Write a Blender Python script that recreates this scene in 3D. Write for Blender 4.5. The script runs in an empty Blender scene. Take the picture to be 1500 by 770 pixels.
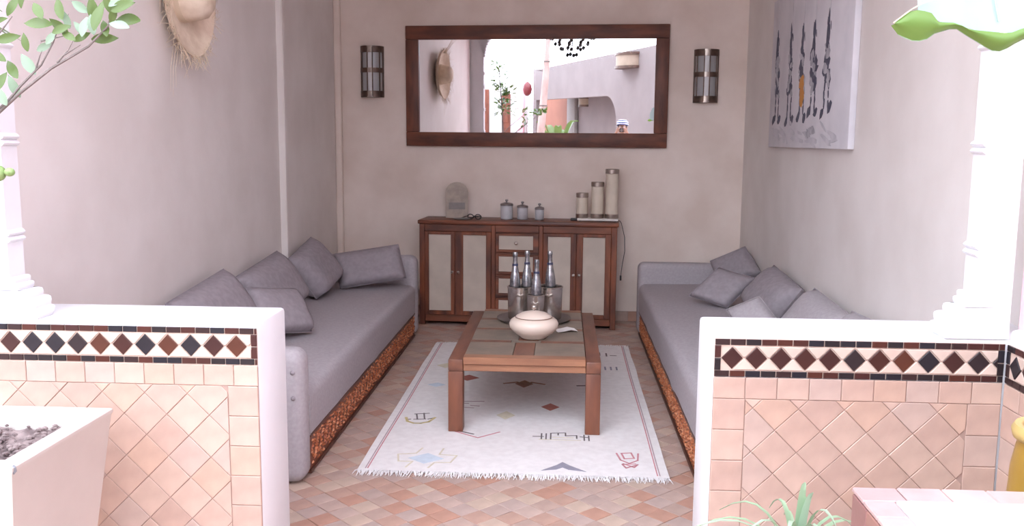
import bpy, bmesh, math, random
from mathutils import Vector, Matrix, noise
R = math.radians
PI = math.pi
SC = bpy.context.scene
COL = SC.collection
rnd = random.Random(7)

# ------------------------------------------------------------------ camera, sky, exposure
cam_d = bpy.data.cameras.new('camera')
cam = bpy.data.objects.new('camera', cam_d)
COL.objects.link(cam)
SC.camera = cam
cam_d.sensor_width = 36.0
cam_d.lens = 36.0 * 1330.0 / 1500.0
cam_d.clip_start = 0.02
_psi, _th, _ro = R(3.138), R(7.732), R(0.45)
_F = Vector((-math.sin(_psi) * math.cos(_th), math.cos(_psi) * math.cos(_th), -math.sin(_th)))
_R0 = Vector((math.cos(_psi), math.sin(_psi), 0))
_U0 = _R0.cross(_F)
_R1 = math.cos(_ro) * _R0 + math.sin(_ro) * _U0
_U1 = -math.sin(_ro) * _R0 + math.cos(_ro) * _U0
_m = Matrix((_R1, _U1, -_F)).transposed().to_4x4()
_m.translation = (0, 0, 1.6)
cam.matrix_world = _m

world = bpy.data.worlds.new('overcast_sky')
SC.world = world
world.use_nodes = True
bg = world.node_tree.nodes['Background']
bg.inputs['Color'].default_value = (0.84, 0.885, 1.0, 1)
bg.inputs['Strength'].default_value = 4.0
SC.view_settings.view_transform = 'Standard'
SC.view_settings.look = 'None'
SC.view_settings.gamma = 1.0
SC.view_settings.use_curve_mapping = False
SC.view_settings.exposure = 1.0
try:
    SC.cycles.max_bounces = 10
    SC.cycles.diffuse_bounces = 6
except Exception:
    pass


# ------------------------------------------------------------------ materials
def lin(r, g, b):
    f = lambda c: (c / 255) / 12.92 if c / 255 <= 0.04045 else ((c / 255 + 0.055) / 1.055) ** 2.4
    return (f(r), f(g), f(b), 1)


class NT:
    def __init__(s, name):
        s.m = bpy.data.materials.new(name)
        s.m.use_nodes = True
        s.t = s.m.node_tree
        s.b = s.t.nodes['Principled BSDF']

    def n(s, typ, **kw):
        o = s.t.nodes.new(typ)
        for k, v in kw.items():
            if isinstance(k, str) and hasattr(o, k) and k not in o.inputs:
                setattr(o, k, v)
            else:
                o.inputs[k].default_value = v
        return o

    def l(s, a, b):
        s.t.links.new(a, b)


def mat(name, c1, c2=None, rough=0.6, scale=6.0, detail=5.0, bump=0.0, bscale=None, metal=0.0,
        stretch=None, spec=0.5, lo=0.35, hi=0.65):
    k = NT(name)
    b = k.b
    b.inputs['Roughness'].default_value = rough
    b.inputs['Metallic'].default_value = metal
    b.inputs['Specular IOR Level'].default_value = spec
    if c2 is None:
        c2 = tuple(x * 0.88 for x in c1[:3]) + (1,)
    tc = k.n('ShaderNodeTexCoord')
    mp = k.n('ShaderNodeMapping')
    k.l(tc.outputs['Object'], mp.inputs['Vector'])
    if stretch:
        mp.inputs['Scale'].default_value = stretch
    nz = k.n('ShaderNodeTexNoise', Scale=scale, Detail=detail)
    k.l(mp.outputs['Vector'], nz.inputs['Vector'])
    cr = k.n('ShaderNodeValToRGB')
    cr.color_ramp.elements[0].position = lo
    cr.color_ramp.elements[0].color = c1
    cr.color_ramp.elements[1].position = hi
    cr.color_ramp.elements[1].color = c2
    k.l(nz.outputs['Fac'], cr.inputs['Fac'])
    k.l(cr.outputs['Color'], b.inputs['Base Color'])
    if bump:
        n2 = k.n('ShaderNodeTexNoise', Scale=bscale or scale * 4, Detail=4.0)
        k.l(mp.outputs['Vector'], n2.inputs['Vector'])
        bp = k.n('ShaderNodeBump', Strength=bump, Distance=min(0.01, 0.25 / (bscale or scale * 4)))
        k.l(n2.outputs['Fac'], bp.inputs['Height'])
        k.l(bp.outputs['Normal'], b.inputs['Normal'])
    return k.m


def mat_random(name, cols, rough=0.5, bump=0.15, island=False, spec=0.5, mottled=0.12):
    """each tile takes one of a few clay colours"""
    k = NT(name)
    b = k.b
    b.inputs['Roughness'].default_value = rough
    b.inputs['Specular IOR Level'].default_value = spec
    if island:
        src = k.n('ShaderNodeNewGeometry').outputs['Random Per Island']
    else:
        src = k.n('ShaderNodeObjectInfo').outputs['Random']
    cr = k.n('ShaderNodeValToRGB')
    cr.color_ramp.interpolation = 'CONSTANT'
    e = cr.color_ramp.elements
    while len(e) < len(cols):
        e.new(0.5)
    for i, c in enumerate(cols):
        e[i].position = i / len(cols)
        e[i].color = c
    k.l(src, cr.inputs['Fac'])
    tc = k.n('ShaderNodeTexCoord')
    nz = k.n('ShaderNodeTexNoise', Scale=9.0, Detail=6.0)
    k.l(tc.outputs['Object'], nz.inputs['Vector'])
    mr = k.n('ShaderNodeMapRange')
    mr.inputs['From Min'].default_value = 0.3
    mr.inputs['From Max'].default_value = 0.7
    mr.inputs['To Min'].default_value = 1 - mottled
    mr.inputs['To Max'].default_value = 1 + mottled
    k.l(nz.outputs['Fac'], mr.inputs['Value'])
    mx = k.n('ShaderNodeVectorMath', operation='SCALE')
    k.l(cr.outputs['Color'], mx.inputs[0])
    k.l(mr.outputs['Result'], mx.inputs['Scale'])
    k.l(mx.outputs['Vector'], b.inputs['Base Color'])
    if bump:
        n2 = k.n('ShaderNodeTexNoise', Scale=30.0, Detail=4.0)
        k.l(tc.outputs['Object'], n2.inputs['Vector'])
        bp = k.n('ShaderNodeBump', Strength=bump, Distance=0.006)
        k.l(n2.outputs['Fac'], bp.inputs['Height'])
        k.l(bp.outputs['Normal'], b.inputs['Normal'])
    return k.m


def mat_leaf(name, top, under, rough=0.4, trans=0.35):
    k = NT(name)
    b = k.b
    b.inputs['Roughness'].default_value = rough
    g = k.n('ShaderNodeNewGeometry')
    mx = k.n('ShaderNodeMix', data_type='RGBA')
    k.l(g.outputs['Backfacing'], mx.inputs[0])
    mx.inputs[6].default_value = top
    mx.inputs[7].default_value = under
    k.l(mx.outputs[2], b.inputs['Base Color'])
    tr = k.n('ShaderNodeBsdfTranslucent')
    k.l(mx.outputs[2], tr.inputs['Color'])
    ms = k.n('ShaderNodeMixShader')
    ms.inputs[0].default_value = trans
    k.l(b.outputs[0], ms.inputs[1])
    k.l(tr.outputs[0], ms.inputs[2])
    k.l(ms.outputs[0], k.t.nodes['Material Output'].inputs['Surface'])
    return k.m


def mat_glass(name, c, rough=0.25, alpha=0.5):
    k = NT(name)
    k.b.inputs['Base Color'].default_value = c
    k.b.inputs['Roughness'].default_value = rough
    k.b.inputs['Transmission Weight'].default_value = alpha
    k.b.inputs['IOR'].default_value = 1.45
    return k.m


M = {}
M['plaster_in'] = mat('tadelakt_plaster', (0.82, 0.715, 0.645, 1), (0.715, 0.60, 0.525, 1), 0.75, 2.6, 8, 0.12, 14)
M['plaster_side'] = mat('pale_tadelakt_plaster', (0.775, 0.73, 0.70, 1), (0.70, 0.65, 0.615, 1), 0.75, 2.2, 8, 0.12, 14)
M['drop'] = mat('dark_grey_metal_drop', (0.13, 0.125, 0.13, 1), None, 0.35, 20)
M['plaster_white'] = mat('white_plaster', (0.74, 0.745, 0.765, 1), (0.69, 0.695, 0.715, 1), 0.8, 3, 5, 0.1, 20)
M['plaster_pink'] = mat('pink_plaster', (0.80, 0.50, 0.55, 1), (0.76, 0.46, 0.51, 1), 0.8, 3, 5, 0.1, 20)
M['plaster_court'] = mat('mauve_plaster_shade_tone', (0.215, 0.185, 0.183, 1), (0.195, 0.165, 0.165, 1), 0.8, 2, 5, 0.05, 20)  # mauve paint, darkened so the wall's shade is put into its colour
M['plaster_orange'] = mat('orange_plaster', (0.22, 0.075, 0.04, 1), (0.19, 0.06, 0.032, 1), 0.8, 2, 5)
M['ceiling'] = mat('ceiling_plaster', (0.78, 0.72, 0.69, 1), None, 0.8)
M['grout_floor'] = mat('floor_grout', (0.44, 0.32, 0.265, 1), None, 0.9, 20)
M['grout_wall'] = mat('wall_grout', (0.40, 0.28, 0.235, 1), None, 0.9, 20)
M['court_floor'] = mat('courtyard_paving', (0.50, 0.33, 0.27, 1), (0.42, 0.28, 0.24, 1), 0.7, 8)
_fl = [(0.46, 0.335, 0.285, 1), (0.44, 0.315, 0.265, 1), (0.48, 0.355, 0.305, 1), (0.45, 0.255, 0.19, 1), (0.43, 0.32, 0.28, 1),
       (0.51, 0.385, 0.31, 1), (0.45, 0.29, 0.23, 1), (0.45, 0.34, 0.30, 1)]
M['floor_tile'] = mat_random('floor_clay_tile', _fl, 0.45, 0.2)
M['floor_tile_s'] = mat_random('floor_clay_tile_far', _fl, 0.45, 0.2, island=True)
_wt = [(0.50, 0.355, 0.29, 1), (0.52, 0.375, 0.305, 1), (0.475, 0.33, 0.27, 1), (0.50, 0.34, 0.265, 1), (0.485, 0.36, 0.305, 1), (0.49, 0.34, 0.275, 1)]
M['wall_tile'] = mat_random('wall_clay_tile', _wt, 0.5, 0.25)
_dk = [(0.055, 0.018, 0.016, 1), (0.022, 0.016, 0.018, 1), (0.075, 0.022, 0.015, 1), (0.036, 0.018, 0.018, 1), (0.018, 0.016, 0.022, 1), (0.060, 0.019, 0.015, 1)]
M['zellige_dark'] = mat_random('dark_glazed_tile', _dk, 0.4, 0.1, spec=0.3)
M['zellige_rust'] = mat_random('rust_glazed_tile', [(0.075, 0.023, 0.017, 1), (0.050, 0.018, 0.016, 1), (0.090, 0.029, 0.017, 1), (0.022, 0.018, 0.023, 1), (0.058, 0.020, 0.016, 1), (0.030, 0.019, 0.021, 1)], 0.4, 0.1, spec=0.3)
M['zellige_cream'] = mat_random('cream_glazed_tile', [(0.60, 0.475, 0.40, 1), (0.58, 0.45, 0.375, 1), (0.62, 0.495, 0.42, 1)], 0.3, 0.1)
M['fabric'] = mat('grey_woven_fabric', (0.415, 0.382, 0.40, 1), (0.37, 0.338, 0.355, 1), 0.95, 60, 4, 0.25, 300, spec=0.15)
M['fabric_dark'] = mat('grey_cushion_cloth', (0.335, 0.30, 0.322, 1), (0.29, 0.258, 0.278, 1), 0.95, 30, 4, 0.25, 300, spec=0.15)
M['seam'] = mat('dark_seam', (0.10, 0.085, 0.105, 1), None, 0.9)
M['carve_board'] = mat('dark_red_wood', (0.23, 0.068, 0.030, 1), (0.15, 0.042, 0.022, 1), 0.5, 12)
M['carving'] = mat_random('carved_red_wood', [(0.46, 0.155, 0.062, 1), (0.34, 0.10, 0.042, 1), (0.56, 0.24, 0.12, 1), (0.40, 0.125, 0.05, 1)], 0.4, 0.1, island=True)
M['wood_rail'] = mat('dark_brown_wood', (0.09, 0.032, 0.020, 1), None, 0.5, 12)
M['wood_side'] = mat('sideboard_wood', (0.25, 0.074, 0.032, 1), (0.085, 0.028, 0.019, 1), 0.45, 5, 7, 0.1, 30, stretch=(3, 3, .6))
M['wood_side_h'] = mat('sideboard_wood_flat', (0.25, 0.078, 0.036, 1), (0.095, 0.033, 0.021, 1), 0.45, 5, 7, 0.1, 30, stretch=(.6, 3, 3))
M['wood_mirror'] = mat('mirror_frame_wood', (0.185, 0.058, 0.030, 1), (0.085, 0.030, 0.020, 1), 0.5, 5, 7, 0.1, 30, stretch=(.8, 3, 3))
M['wood_mirror_v'] = mat('mirror_frame_wood_upright', (0.185, 0.058, 0.030, 1), (0.085, 0.030, 0.020, 1), 0.5, 5, 7, 0.1, 30, stretch=(3, 3, .8))
M['wood_table'] = mat('table_wood', (0.225, 0.09, 0.052, 1), (0.135, 0.055, 0.037, 1), 0.4, 5, 7, 0.08, 30, stretch=(3, .6, 3))
M['wood_table_v'] = mat('table_leg_wood', (0.235, 0.085, 0.045, 1), (0.145, 0.054, 0.033, 1), 0.42, 5, 7, 0.08, 30, stretch=(3, 3, .6))
M['wood_table_x'] = mat('table_edge_wood', (0.38, 0.18, 0.098, 1), (0.26, 0.115, 0.066, 1), 0.4, 5, 7, 0.08, 30, stretch=(.6, 3, 3))
M['slate'] = mat('grey_green_slate', (0.255, 0.20, 0.155, 1), (0.185, 0.155, 0.125, 1), 0.45, 9, 6, 0.2, 30)
M['cream_panel'] = mat('cream_hide_panel', (0.60, 0.52, 0.44, 1), (0.50, 0.43, 0.365, 1), 0.7, 5, 6, 0.35, 7)
M['mirror'] = mat('silvered_glass', (0.93, 0.93, 0.94, 1), (0.92, 0.92, 0.93, 1), 0.01, metal=1.0)
M['bronze'] = mat('aged_bronze', (0.16, 0.105, 0.08, 1), (0.09, 0.06, 0.05, 1), 0.45, 18, metal=0.7)
M['pane'] = mat_glass('grey_frosted_pane', (0.52, 0.52, 0.53, 1), 0.3, 0.35)
M['pane_clear'] = mat_glass('pale_frosted_pane', (0.85, 0.85, 0.86, 1), 0.2, 0.2)
M['steel'] = mat('brushed_steel', (0.74, 0.68, 0.63, 1), (0.62, 0.57, 0.53, 1), 0.22, 30, metal=.95)
M['steel_dark'] = mat('dark_steel', (0.30, 0.28, 0.28, 1), None, 0.35, metal=1.0)
M['foil'] = mat('silver_foil', (0.46, 0.45, 0.46, 1), (0.22, 0.22, 0.24, 1), 0.25, 40, metal=0.9, bump=0.3, bscale=120)
M['bottle'] = mat('dark_green_glass', (0.022, 0.028, 0.024, 1), None, 0.12)
M['navy'] = mat('dark_blue_foil', (0.035, 0.04, 0.09, 1), None, 0.3)
M['ceramic'] = mat('cream_ceramic', (0.83, 0.70, 0.60, 1), (0.80, 0.66, 0.56, 1), 0.28, 5)
M['paper'] = mat('white_paper', (0.85, 0.82, 0.80, 1), None, 0.9)
M['rug'] = mat('ivory_wool', (0.80, 0.775, 0.765, 1), (0.74, 0.71, 0.70, 1), 0.95, 25, 5, 0.5, 160, spec=0.1)
M['fringe'] = mat('ivory_fringe', (0.83, 0.81, 0.81, 1), None, 0.95)
for nm, c in dict(r_red=(0.42, 0.15, 0.12), r_brown=(0.42, 0.26, 0.19), r_pink=(0.60, 0.27, 0.30), r_yellow=(0.66, 0.55, 0.28), r_black=(0.17, 0.145, 0.145),
                  r_blue=(0.60, 0.68, 0.76), r_grey=(0.30, 0.29, 0.35), r_pale=(0.70, 0.64, 0.50), r_mauve=(0.48, 0.36, 0.38)).items():
    M[nm] = mat('wool_' + nm[2:], c + (1,), None, 0.95, 30)
M['straw'] = mat('woven_straw', (0.80, 0.68, 0.54, 1), (0.66, 0.53, 0.40, 1), 0.8, 14, 6, 0.5, 60)
M['straw_fringe'] = mat('loose_straw', (0.66, 0.54, 0.39, 1), None, 0.8)
M['canvas'] = mat('painted_canvas', (0.70, 0.68, 0.71, 1), (0.60, 0.585, 0.62, 1), 0.8, 4, 6, 0.1, 100)
M['ink'] = mat('blue_black_paint', (0.035, 0.035, 0.075, 1), (0.09, 0.09, 0.13, 1), 0.6, 40)
M['ink_grey'] = mat('grey_paint', (0.33, 0.33, 0.37, 1), (0.52, 0.51, 0.55, 1), 0.7, 20)
M['wash'] = mat('thin_grey_wash', (0.50, 0.49, 0.53, 1), (0.62, 0.60, 0.64, 1), 0.7, 12)
M['ink_orange'] = mat('orange_paint', (0.60, 0.26, 0.05, 1), None, 0.6)
M['black'] = mat('black_plastic', (0.025, 0.023, 0.025, 1), None, 0.4)
M['enamel'] = mat('grey_enamel', (0.54, 0.54, 0.56, 1), (0.45, 0.45, 0.47, 1), 0.4, 15)
M['stone'] = mat('carved_pale_stone', (0.46, 0.39, 0.33, 1), (0.34, 0.29, 0.25, 1), 0.8, 14, 6, 0.3, 50)
M['stone_grey'] = mat('carved_grey_stone', (0.27, 0.25, 0.24, 1), None, 0.8, 30)
M['shade'] = mat('cream_lamp_shade', (0.70, 0.61, 0.50, 1), None, 0.7, 8)
M['shade_court'] = mat('tan_lamp_shade', (0.36, 0.29, 0.22, 1), None, 0.7, 8)
M['nickel'] = mat('nickel_ring', (0.50, 0.42, 0.36, 1), (0.34, 0.28, 0.25, 1), 0.35, 20, metal=0.9)
M['tray'] = mat('white_tray', (0.78, 0.73, 0.68, 1), None, 0.5)
M['planter'] = mat('pale_limewashed_planter', (0.56, 0.515, 0.475, 1), (0.50, 0.455, 0.42, 1), 0.75, 3, 6, 0.1, 40)
M['chip'] = mat('bare_metal_chip', (0.25, 0.27, 0.30, 1), None, 0.6)
M['soil'] = mat('dry_soil', (0.13, 0.095, 0.095, 1), (0.28, 0.22, 0.21, 1), 0.95, 25, 6, 0.8, 50)
M['bark'] = mat('grey_bark', (0.20, 0.17, 0.16, 1), (0.13, 0.11, 0.10, 1), 0.85, 20)
M['bark_pale'] = mat('pale_pink_bark', (0.55, 0.41, 0.37, 1), (0.36, 0.26, 0.23, 1), 0.85, 6, 6, 0.3, 20, stretch=(1, 1, .4))
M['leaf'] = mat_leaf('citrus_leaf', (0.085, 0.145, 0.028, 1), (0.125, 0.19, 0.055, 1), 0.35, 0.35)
M['leaf_pale'] = mat_leaf('citrus_leaf_painted_lit', (0.28, 0.38, 0.30, 1), (0.26, 0.36, 0.25, 1), 0.3, 0.3)  # paler copy of the leaf, the light on it put into the colour
M['fruit'] = mat('green_citrus_skin', (0.16, 0.27, 0.09, 1), (0.22, 0.32, 0.12, 1), 0.4, 20, bump=0.2, bscale=150)
M['banana_pale'] = mat_leaf('waxy_banana_leaf', (0.27, 0.36, 0.355, 1), (0.27, 0.36, 0.355, 1), 0.5, 0.15)
M['banana_green'] = mat_leaf('banana_leaf_underside', (0.15, 0.27, 0.055, 1), (0.15, 0.27, 0.055, 1), 0.45, 0.35)
M['banana_edge'] = mat('dry_leaf_edge', (0.72, 0.62, 0.42, 1), None, 0.7)
M['spider'] = mat_leaf('striped_leaf', (0.40, 0.56, 0.40, 1), (0.34, 0.50, 0.32, 1), 0.4, 0.3)
M['clay_pot'] = mat('terracotta', (0.45, 0.22, 0.14, 1), None, 0.8)
M['yellow_glaze'] = mat('yellow_glaze', (0.36, 0.22, 0.035, 1), (0.30, 0.175, 0.028, 1), 0.3, 6)
M['yellow_rim'] = mat('pale_yellow_rim', (0.52, 0.385, 0.14, 1), None, 0.4, 12)
M['pink_tile'] = mat_random('pink_edge_tile', [(0.50, 0.36, 0.345, 1), (0.54, 0.39, 0.365, 1), (0.46, 0.32, 0.31, 1)], 0.3, 0.1)
M['brown_tile'] = mat_random('red_brown_tile', [(0.30, 0.16, 0.14, 1), (0.26, 0.13, 0.12, 1), (0.33, 0.17, 0.14, 1)], 0.4, 0.1)
M['skin'] = mat('skin', (0.36, 0.20, 0.14, 1), None, 0.5, 30)
M['shirt'] = mat('pale_blue_cotton', (0.62, 0.68, 0.80, 1), None, 0.9, 30)
M['trousers'] = mat('dark_denim', (0.06, 0.07, 0.11, 1), None, 0.9, 30)
M['cap_blue'] = mat('navy_cotton', (0.05, 0.07, 0.22, 1), None, 0.9, 30)
M['cap_white'] = mat('white_cotton', (0.78, 0.78, 0.82, 1), None, 0.9, 30)
M['hair'] = mat('dark_hair', (0.03, 0.022, 0.018, 1), None, 0.7, 60)
M['shoe'] = mat('brown_leather', (0.10, 0.06, 0.04, 1), None, 0.6, 30)
M['red'] = mat('red_lantern_metal', (0.16, 0.02, 0.025, 1), None, 0.4, 20)
M['door_wood'] = mat('orange_brown_door_wood', (0.19, 0.055, 0.027, 1), (0.12, 0.036, 0.022, 1), 0.6, 6, stretch=(3, 3, .5))


# ------------------------------------------------------------------ mesh helpers
class MB:
    def __init__(s):
        s.bm = bmesh.new()

    def _cube(s, sx, sy, sz, T, r=0, seg=2):
        b = bmesh.new()
        bmesh.ops.create_cube(b, size=1)
        bmesh.ops.scale(b, vec=(sx, sy, sz), verts=b.verts)
        if r > 0:
            bmesh.ops.bevel(b, geom=list(b.edges), offset=min(r, .49 * min(sx, sy, sz)), segments=seg, profile=.5, affect='EDGES')
        bmesh.ops.transform(b, matrix=T, verts=b.verts)
        s.add(b)
        return s

    def add(s, b):
        me = bpy.data.meshes.new('tmp')
        b.to_mesh(me)
        b.free()
        s.bm.from_mesh(me)
        bpy.data.meshes.remove(me)

    def box(s, x0, x1, y0, y1, z0, z1, r=0, seg=2, F=None):
        T = Matrix.Translation(((x0 + x1) / 2, (y0 + y1) / 2, (z0 + z1) / 2))
        if F is not None:
            T = F @ T
        return s._cube(x1 - x0, y1 - y0, z1 - z0, T, r, seg)

    def lathe(s, prof, n=24, F=None, cap=True, sx=1, sy=1):
        F = F or Matrix()
        bm = s.bm
        rings = []
        for (r, z) in prof:
            if r < 1e-6:
                rings.append([bm.verts.new(F @ Vector((0, 0, z)))])
            else:
                rings.append([bm.verts.new(F @ Vector((r * sx * math.cos(2 * PI * i / n), r * sy * math.sin(2 * PI * i / n), z))) for i in range(n)])
        for a, b in zip(rings, rings[1:]):
            for i in range(n):
                j = (i + 1) % n
                if len(a) == 1 and len(b) == 1:
                    break
                if len(a) == 1:
                    bm.faces.new((a[0], b[i], b[j]))
                elif len(b) == 1:
                    bm.faces.new((a[i], b[0], a[j]))
                else:
                    bm.faces.new((a[i], b[i], b[j], a[j]))
        if cap:
            for rg in (rings[0], rings[-1]):
                if len(rg) > 2:
                    bm.faces.new(rg)
        return s

    def tube(s, pts, rad, n=8, cap=True):
        pts = [Vector(p) for p in pts]
        if not isinstance(rad, (list, tuple)):
            rad = [rad] * len(pts)
        bm = s.bm
        rings = []
        prev = None
        for i, p in enumerate(pts):
            d = (pts[min(i + 1, len(pts) - 1)] - pts[max(i - 1, 0)])
            d = d.normalized() if d.length > 1e-9 else Vector((0, 0, 1))
            if prev is None:
                u = d.orthogonal().normalized()
            else:
                u = (prev - d * prev.dot(d))
                u = u.normalized() if u.length > 1e-6 else d.orthogonal().normalized()
            prev = u
            v = d.cross(u)
            rings.append([bm.verts.new(p + rad[i] * (math.cos(2 * PI * k / n) * u + math.sin(2 * PI * k / n) * v)) for k in range(n)])
        for a, b in zip(rings, rings[1:]):
            for k in range(n):
                bm.faces.new((a[k], a[(k + 1) % n], b[(k + 1) % n], b[k]))
        if cap:
            bm.faces.new(rings[0])
            bm.faces.new(rings[-1])
        return s

    def prism(s, poly, F, t):
        """2-D polygon in the local xy plane of F, extruded t along local +z"""
        bm = s.bm
        a = [bm.verts.new(F @ Vector((x, y, 0))) for x, y in poly]
        b = [bm.verts.new(F @ Vector((x, y, t))) for x, y in poly]
        n = len(poly)
        fs = [bm.faces.new(a), bm.faces.new(b)]
        for i in range(n):
            bm.faces.new((a[i], a[(i + 1) % n], b[(i + 1) % n], b[i]))
        if n > 4:
            for f in fs:
                f.normal_update()
            bmesh.ops.triangulate(bm, faces=fs)
        return s

    def ball(s, c, r, sub=2, sc=(1, 1, 1), F=None):
        T = Matrix.Translation(c) @ (F or Matrix()) @ Matrix.Diagonal((r * sc[0], r * sc[1], r * sc[2], 1))
        bmesh.ops.create_icosphere(s.bm, subdivisions=sub, radius=1, matrix=T)
        return s

    def slab(s, rows, off):
        """closed thin slab: a grid and its copy moved by off"""
        bm = s.bm
        off = Vector(off)
        A = [[bm.verts.new(p) for p in r] for r in rows]
        B = [[bm.verts.new(Vector(p) + off) for p in r] for r in rows]
        for V_ in (A, B):
            for a, b in zip(V_, V_[1:]):
                for i in range(len(a) - 1):
                    bm.faces.new((a[i], a[i + 1], b[i + 1], b[i]))
        ring = lambda V_: V_[0][:-1] + [r[-1] for r in V_[:-1]] + V_[-1][:0:-1] + [r[0] for r in V_[:0:-1]]
        ra, rb = ring(A), ring(B)
        for i in range(len(ra)):
            j = (i + 1) % len(ra)
            bm.faces.new((ra[i], ra[j], rb[j], rb[i]))
        return s

    def octa(s, c, T):
        bm = s.bm
        v = [bm.verts.new(Vector(c) + T @ Vector(p)) for p in ((1, 0, 0), (0, 1, 0), (-1, 0, 0), (0, -1, 0), (0, 0, 1))]
        for i in range(4):
            bm.faces.new((v[i], v[(i + 1) % 4], v[4]))
        return s

    def grid(s, rows, closed=False):
        bm = s.bm
        vs = [[bm.verts.new(p) for p in r] for r in rows]
        for a, b in zip(vs, vs[1:]):
            for i in range(len(a) - 1):
                bm.faces.new((a[i], a[i + 1], b[i + 1], b[i]))
        return s

    def ribbon(s, pts, w, z, t=0.0012):
        """flat strip lying on a horizontal surface"""
        for (x0, y0), (x1, y1) in zip(pts, pts[1:]):
            d = Vector((x1 - x0, y1 - y0, 0))
            L = d.length
            if L < 1e-6:
                continue
            F = Matrix.Translation(((x0 + x1) / 2, (y0 + y1) / 2, z + t / 2)) @ Matrix.Rotation(math.atan2(d.y, d.x), 4, 'Z')
            s._cube(L + w * .8, w, t, F)
        return s


def wmat(o):
    m = o.matrix_basis.copy()
    while o.parent:
        o = o.parent
        m = o.matrix_basis @ m
    return m


def build(name, mb, m, parent=None, smooth=30, origin=None, recalc=True):
    """links the mesh as ONE object; coordinates given in world space"""
    bm = mb.bm
    if recalc:
        bmesh.ops.recalc_face_normals(bm, faces=bm.faces)
    me = bpy.data.meshes.new(name)
    if parent is not None:
        bmesh.ops.transform(bm, matrix=wmat(parent).inverted(), verts=bm.verts)
    elif origin is not None:
        bmesh.ops.translate(bm, vec=-Vector(origin), verts=bm.verts)
    bm.to_mesh(me)
    bm.free()
    me.materials.append(m)
    if smooth:
        me.polygons.foreach_set('use_smooth', [True] * len(me.polygons))
        me.set_sharp_from_angle(angle=R(smooth))
    o = bpy.data.objects.new(name, me)
    COL.objects.link(o)
    if parent is not None:
        o.parent = parent
    elif origin is not None:
        o.location = origin
    return o


def tag(o, label=None, cat=None, group=None, kind=None):
    if label:
        o['label'] = label
    if cat:
        o['category'] = cat
    if group:
        o['group'] = group
    if kind:
        o['kind'] = kind
    return o


def thing(name, label, cat, loc=(0, 0, 0), rotz=0, group=None):
    o = bpy.data.objects.new(name, None)
    o.empty_display_size = .1
    COL.objects.link(o)
    o.location = loc
    o.rotation_euler = (0, 0, rotz)
    return tag(o, label, cat, group)


def struct(name, mb, m, label=None, smooth=30):
    return tag(build(name, mb, m, None, smooth), label, None, None, 'structure')


def piece(name, me, parent, T):
    """an object sharing mesh data, child of parent; T in world space"""
    o = bpy.data.objects.new(name, me)
    COL.objects.link(o)
    o.parent = parent
    o.matrix_basis = wmat(parent).inverted() @ T
    return o


def frame(o, x, y, z=None):
    """matrix with the given origin and x, y axes"""
    x = Vector(x).normalized()
    y = Vector(y)
    y = (y - x * y.dot(x)).normalized()
    z = x.cross(y)
    m = Matrix((x, y, z)).transposed().to_4x4()
    m.translation = Vector(o)
    return m


# ------------------------------------------------------------------ the alcove shell
XL, XR, ZC = -2.037, 1.55, 3.7
wy = lambda x: 8.03 - 0.066 * (x - 0.57)          # the back wall runs slightly askew
UP = frame((0, 0, 0), (1, 0, 0), (0, 1, 0))

mb = MB().prism([(-2.6, wy(-2.6)), (2.0, wy(2.0)), (2.0, wy(2.0) + .2), (-2.6, wy(-2.6) + .2)], UP, ZC)
struct('wall_back', mb, M['plaster_in'], 'pinkish plastered back wall of the alcove behind the sideboard')
mb = MB().prism([(-2.6, 3.0), (XL, 3.0), (XL, 6.47), (-1.995, 6.47), (-2.048, 8.19), (-2.048, wy(-2.048)), (-2.6, wy(-2.6))], UP, ZC)
struct('wall_left', mb, M['plaster_side'], 'left plastered wall of the alcove above the long sofa')
mb = MB().box(-1.9955, -1.987, 6.462, 6.53, 0, ZC, .003)
struct('trim_1', mb, M['plaster_side'], 'pale vertical edge where the left wall steps forward')
mb = MB().box(-2.047, -1.988, 8.135, 8.19, 0, ZC, .012, 3)
struct('trim_2', mb, M['plaster_in'], 'slim vertical corner bead between left and back walls')
mb = MB().box(XR, 2.0, 3.0, 8.3, 0, ZC)
struct('wall_right', mb, M['plaster_side'], 'right plastered wall of the alcove carrying the painting')
mb = MB().box(-2.6, 2.0, 2.9, 8.4, ZC, ZC + .15)
struct('ceiling', mb, M['ceiling'], 'plain plaster ceiling of the alcove')
# skirting of clay tiles along the back wall
sk = MB().prism([(-2.04, wy(-2.04) - .006), (XR, wy(XR) - .006), (XR, wy(XR)), (-2.04, wy(-2.04))], UP, .09)
sk = struct('baseboard_back', sk, M['grout_floor'], 'low clay tile skirting along the back wall')
me_sk = None
x = -2.0
while x < XR - .1:
    q = MB()._cube(.097, .008, .088, Matrix.Translation((0, 0, 0)), .002, 1) if me_sk is None else None
    if q:
        t_ = build('tile', q, M['floor_tile'], sk)
        me_sk = t_.data
        COL.objects.unlink(t_)
        bpy.data.objects.remove(t_)
    if x < -1.2 or x > .42:
        piece('tile', me_sk, sk, Matrix.Translation((x + .05, wy(x + .05) - .0105, .046)) @ Matrix.Rotation(-.066, 4, 'Z'))
    x += .1


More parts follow.
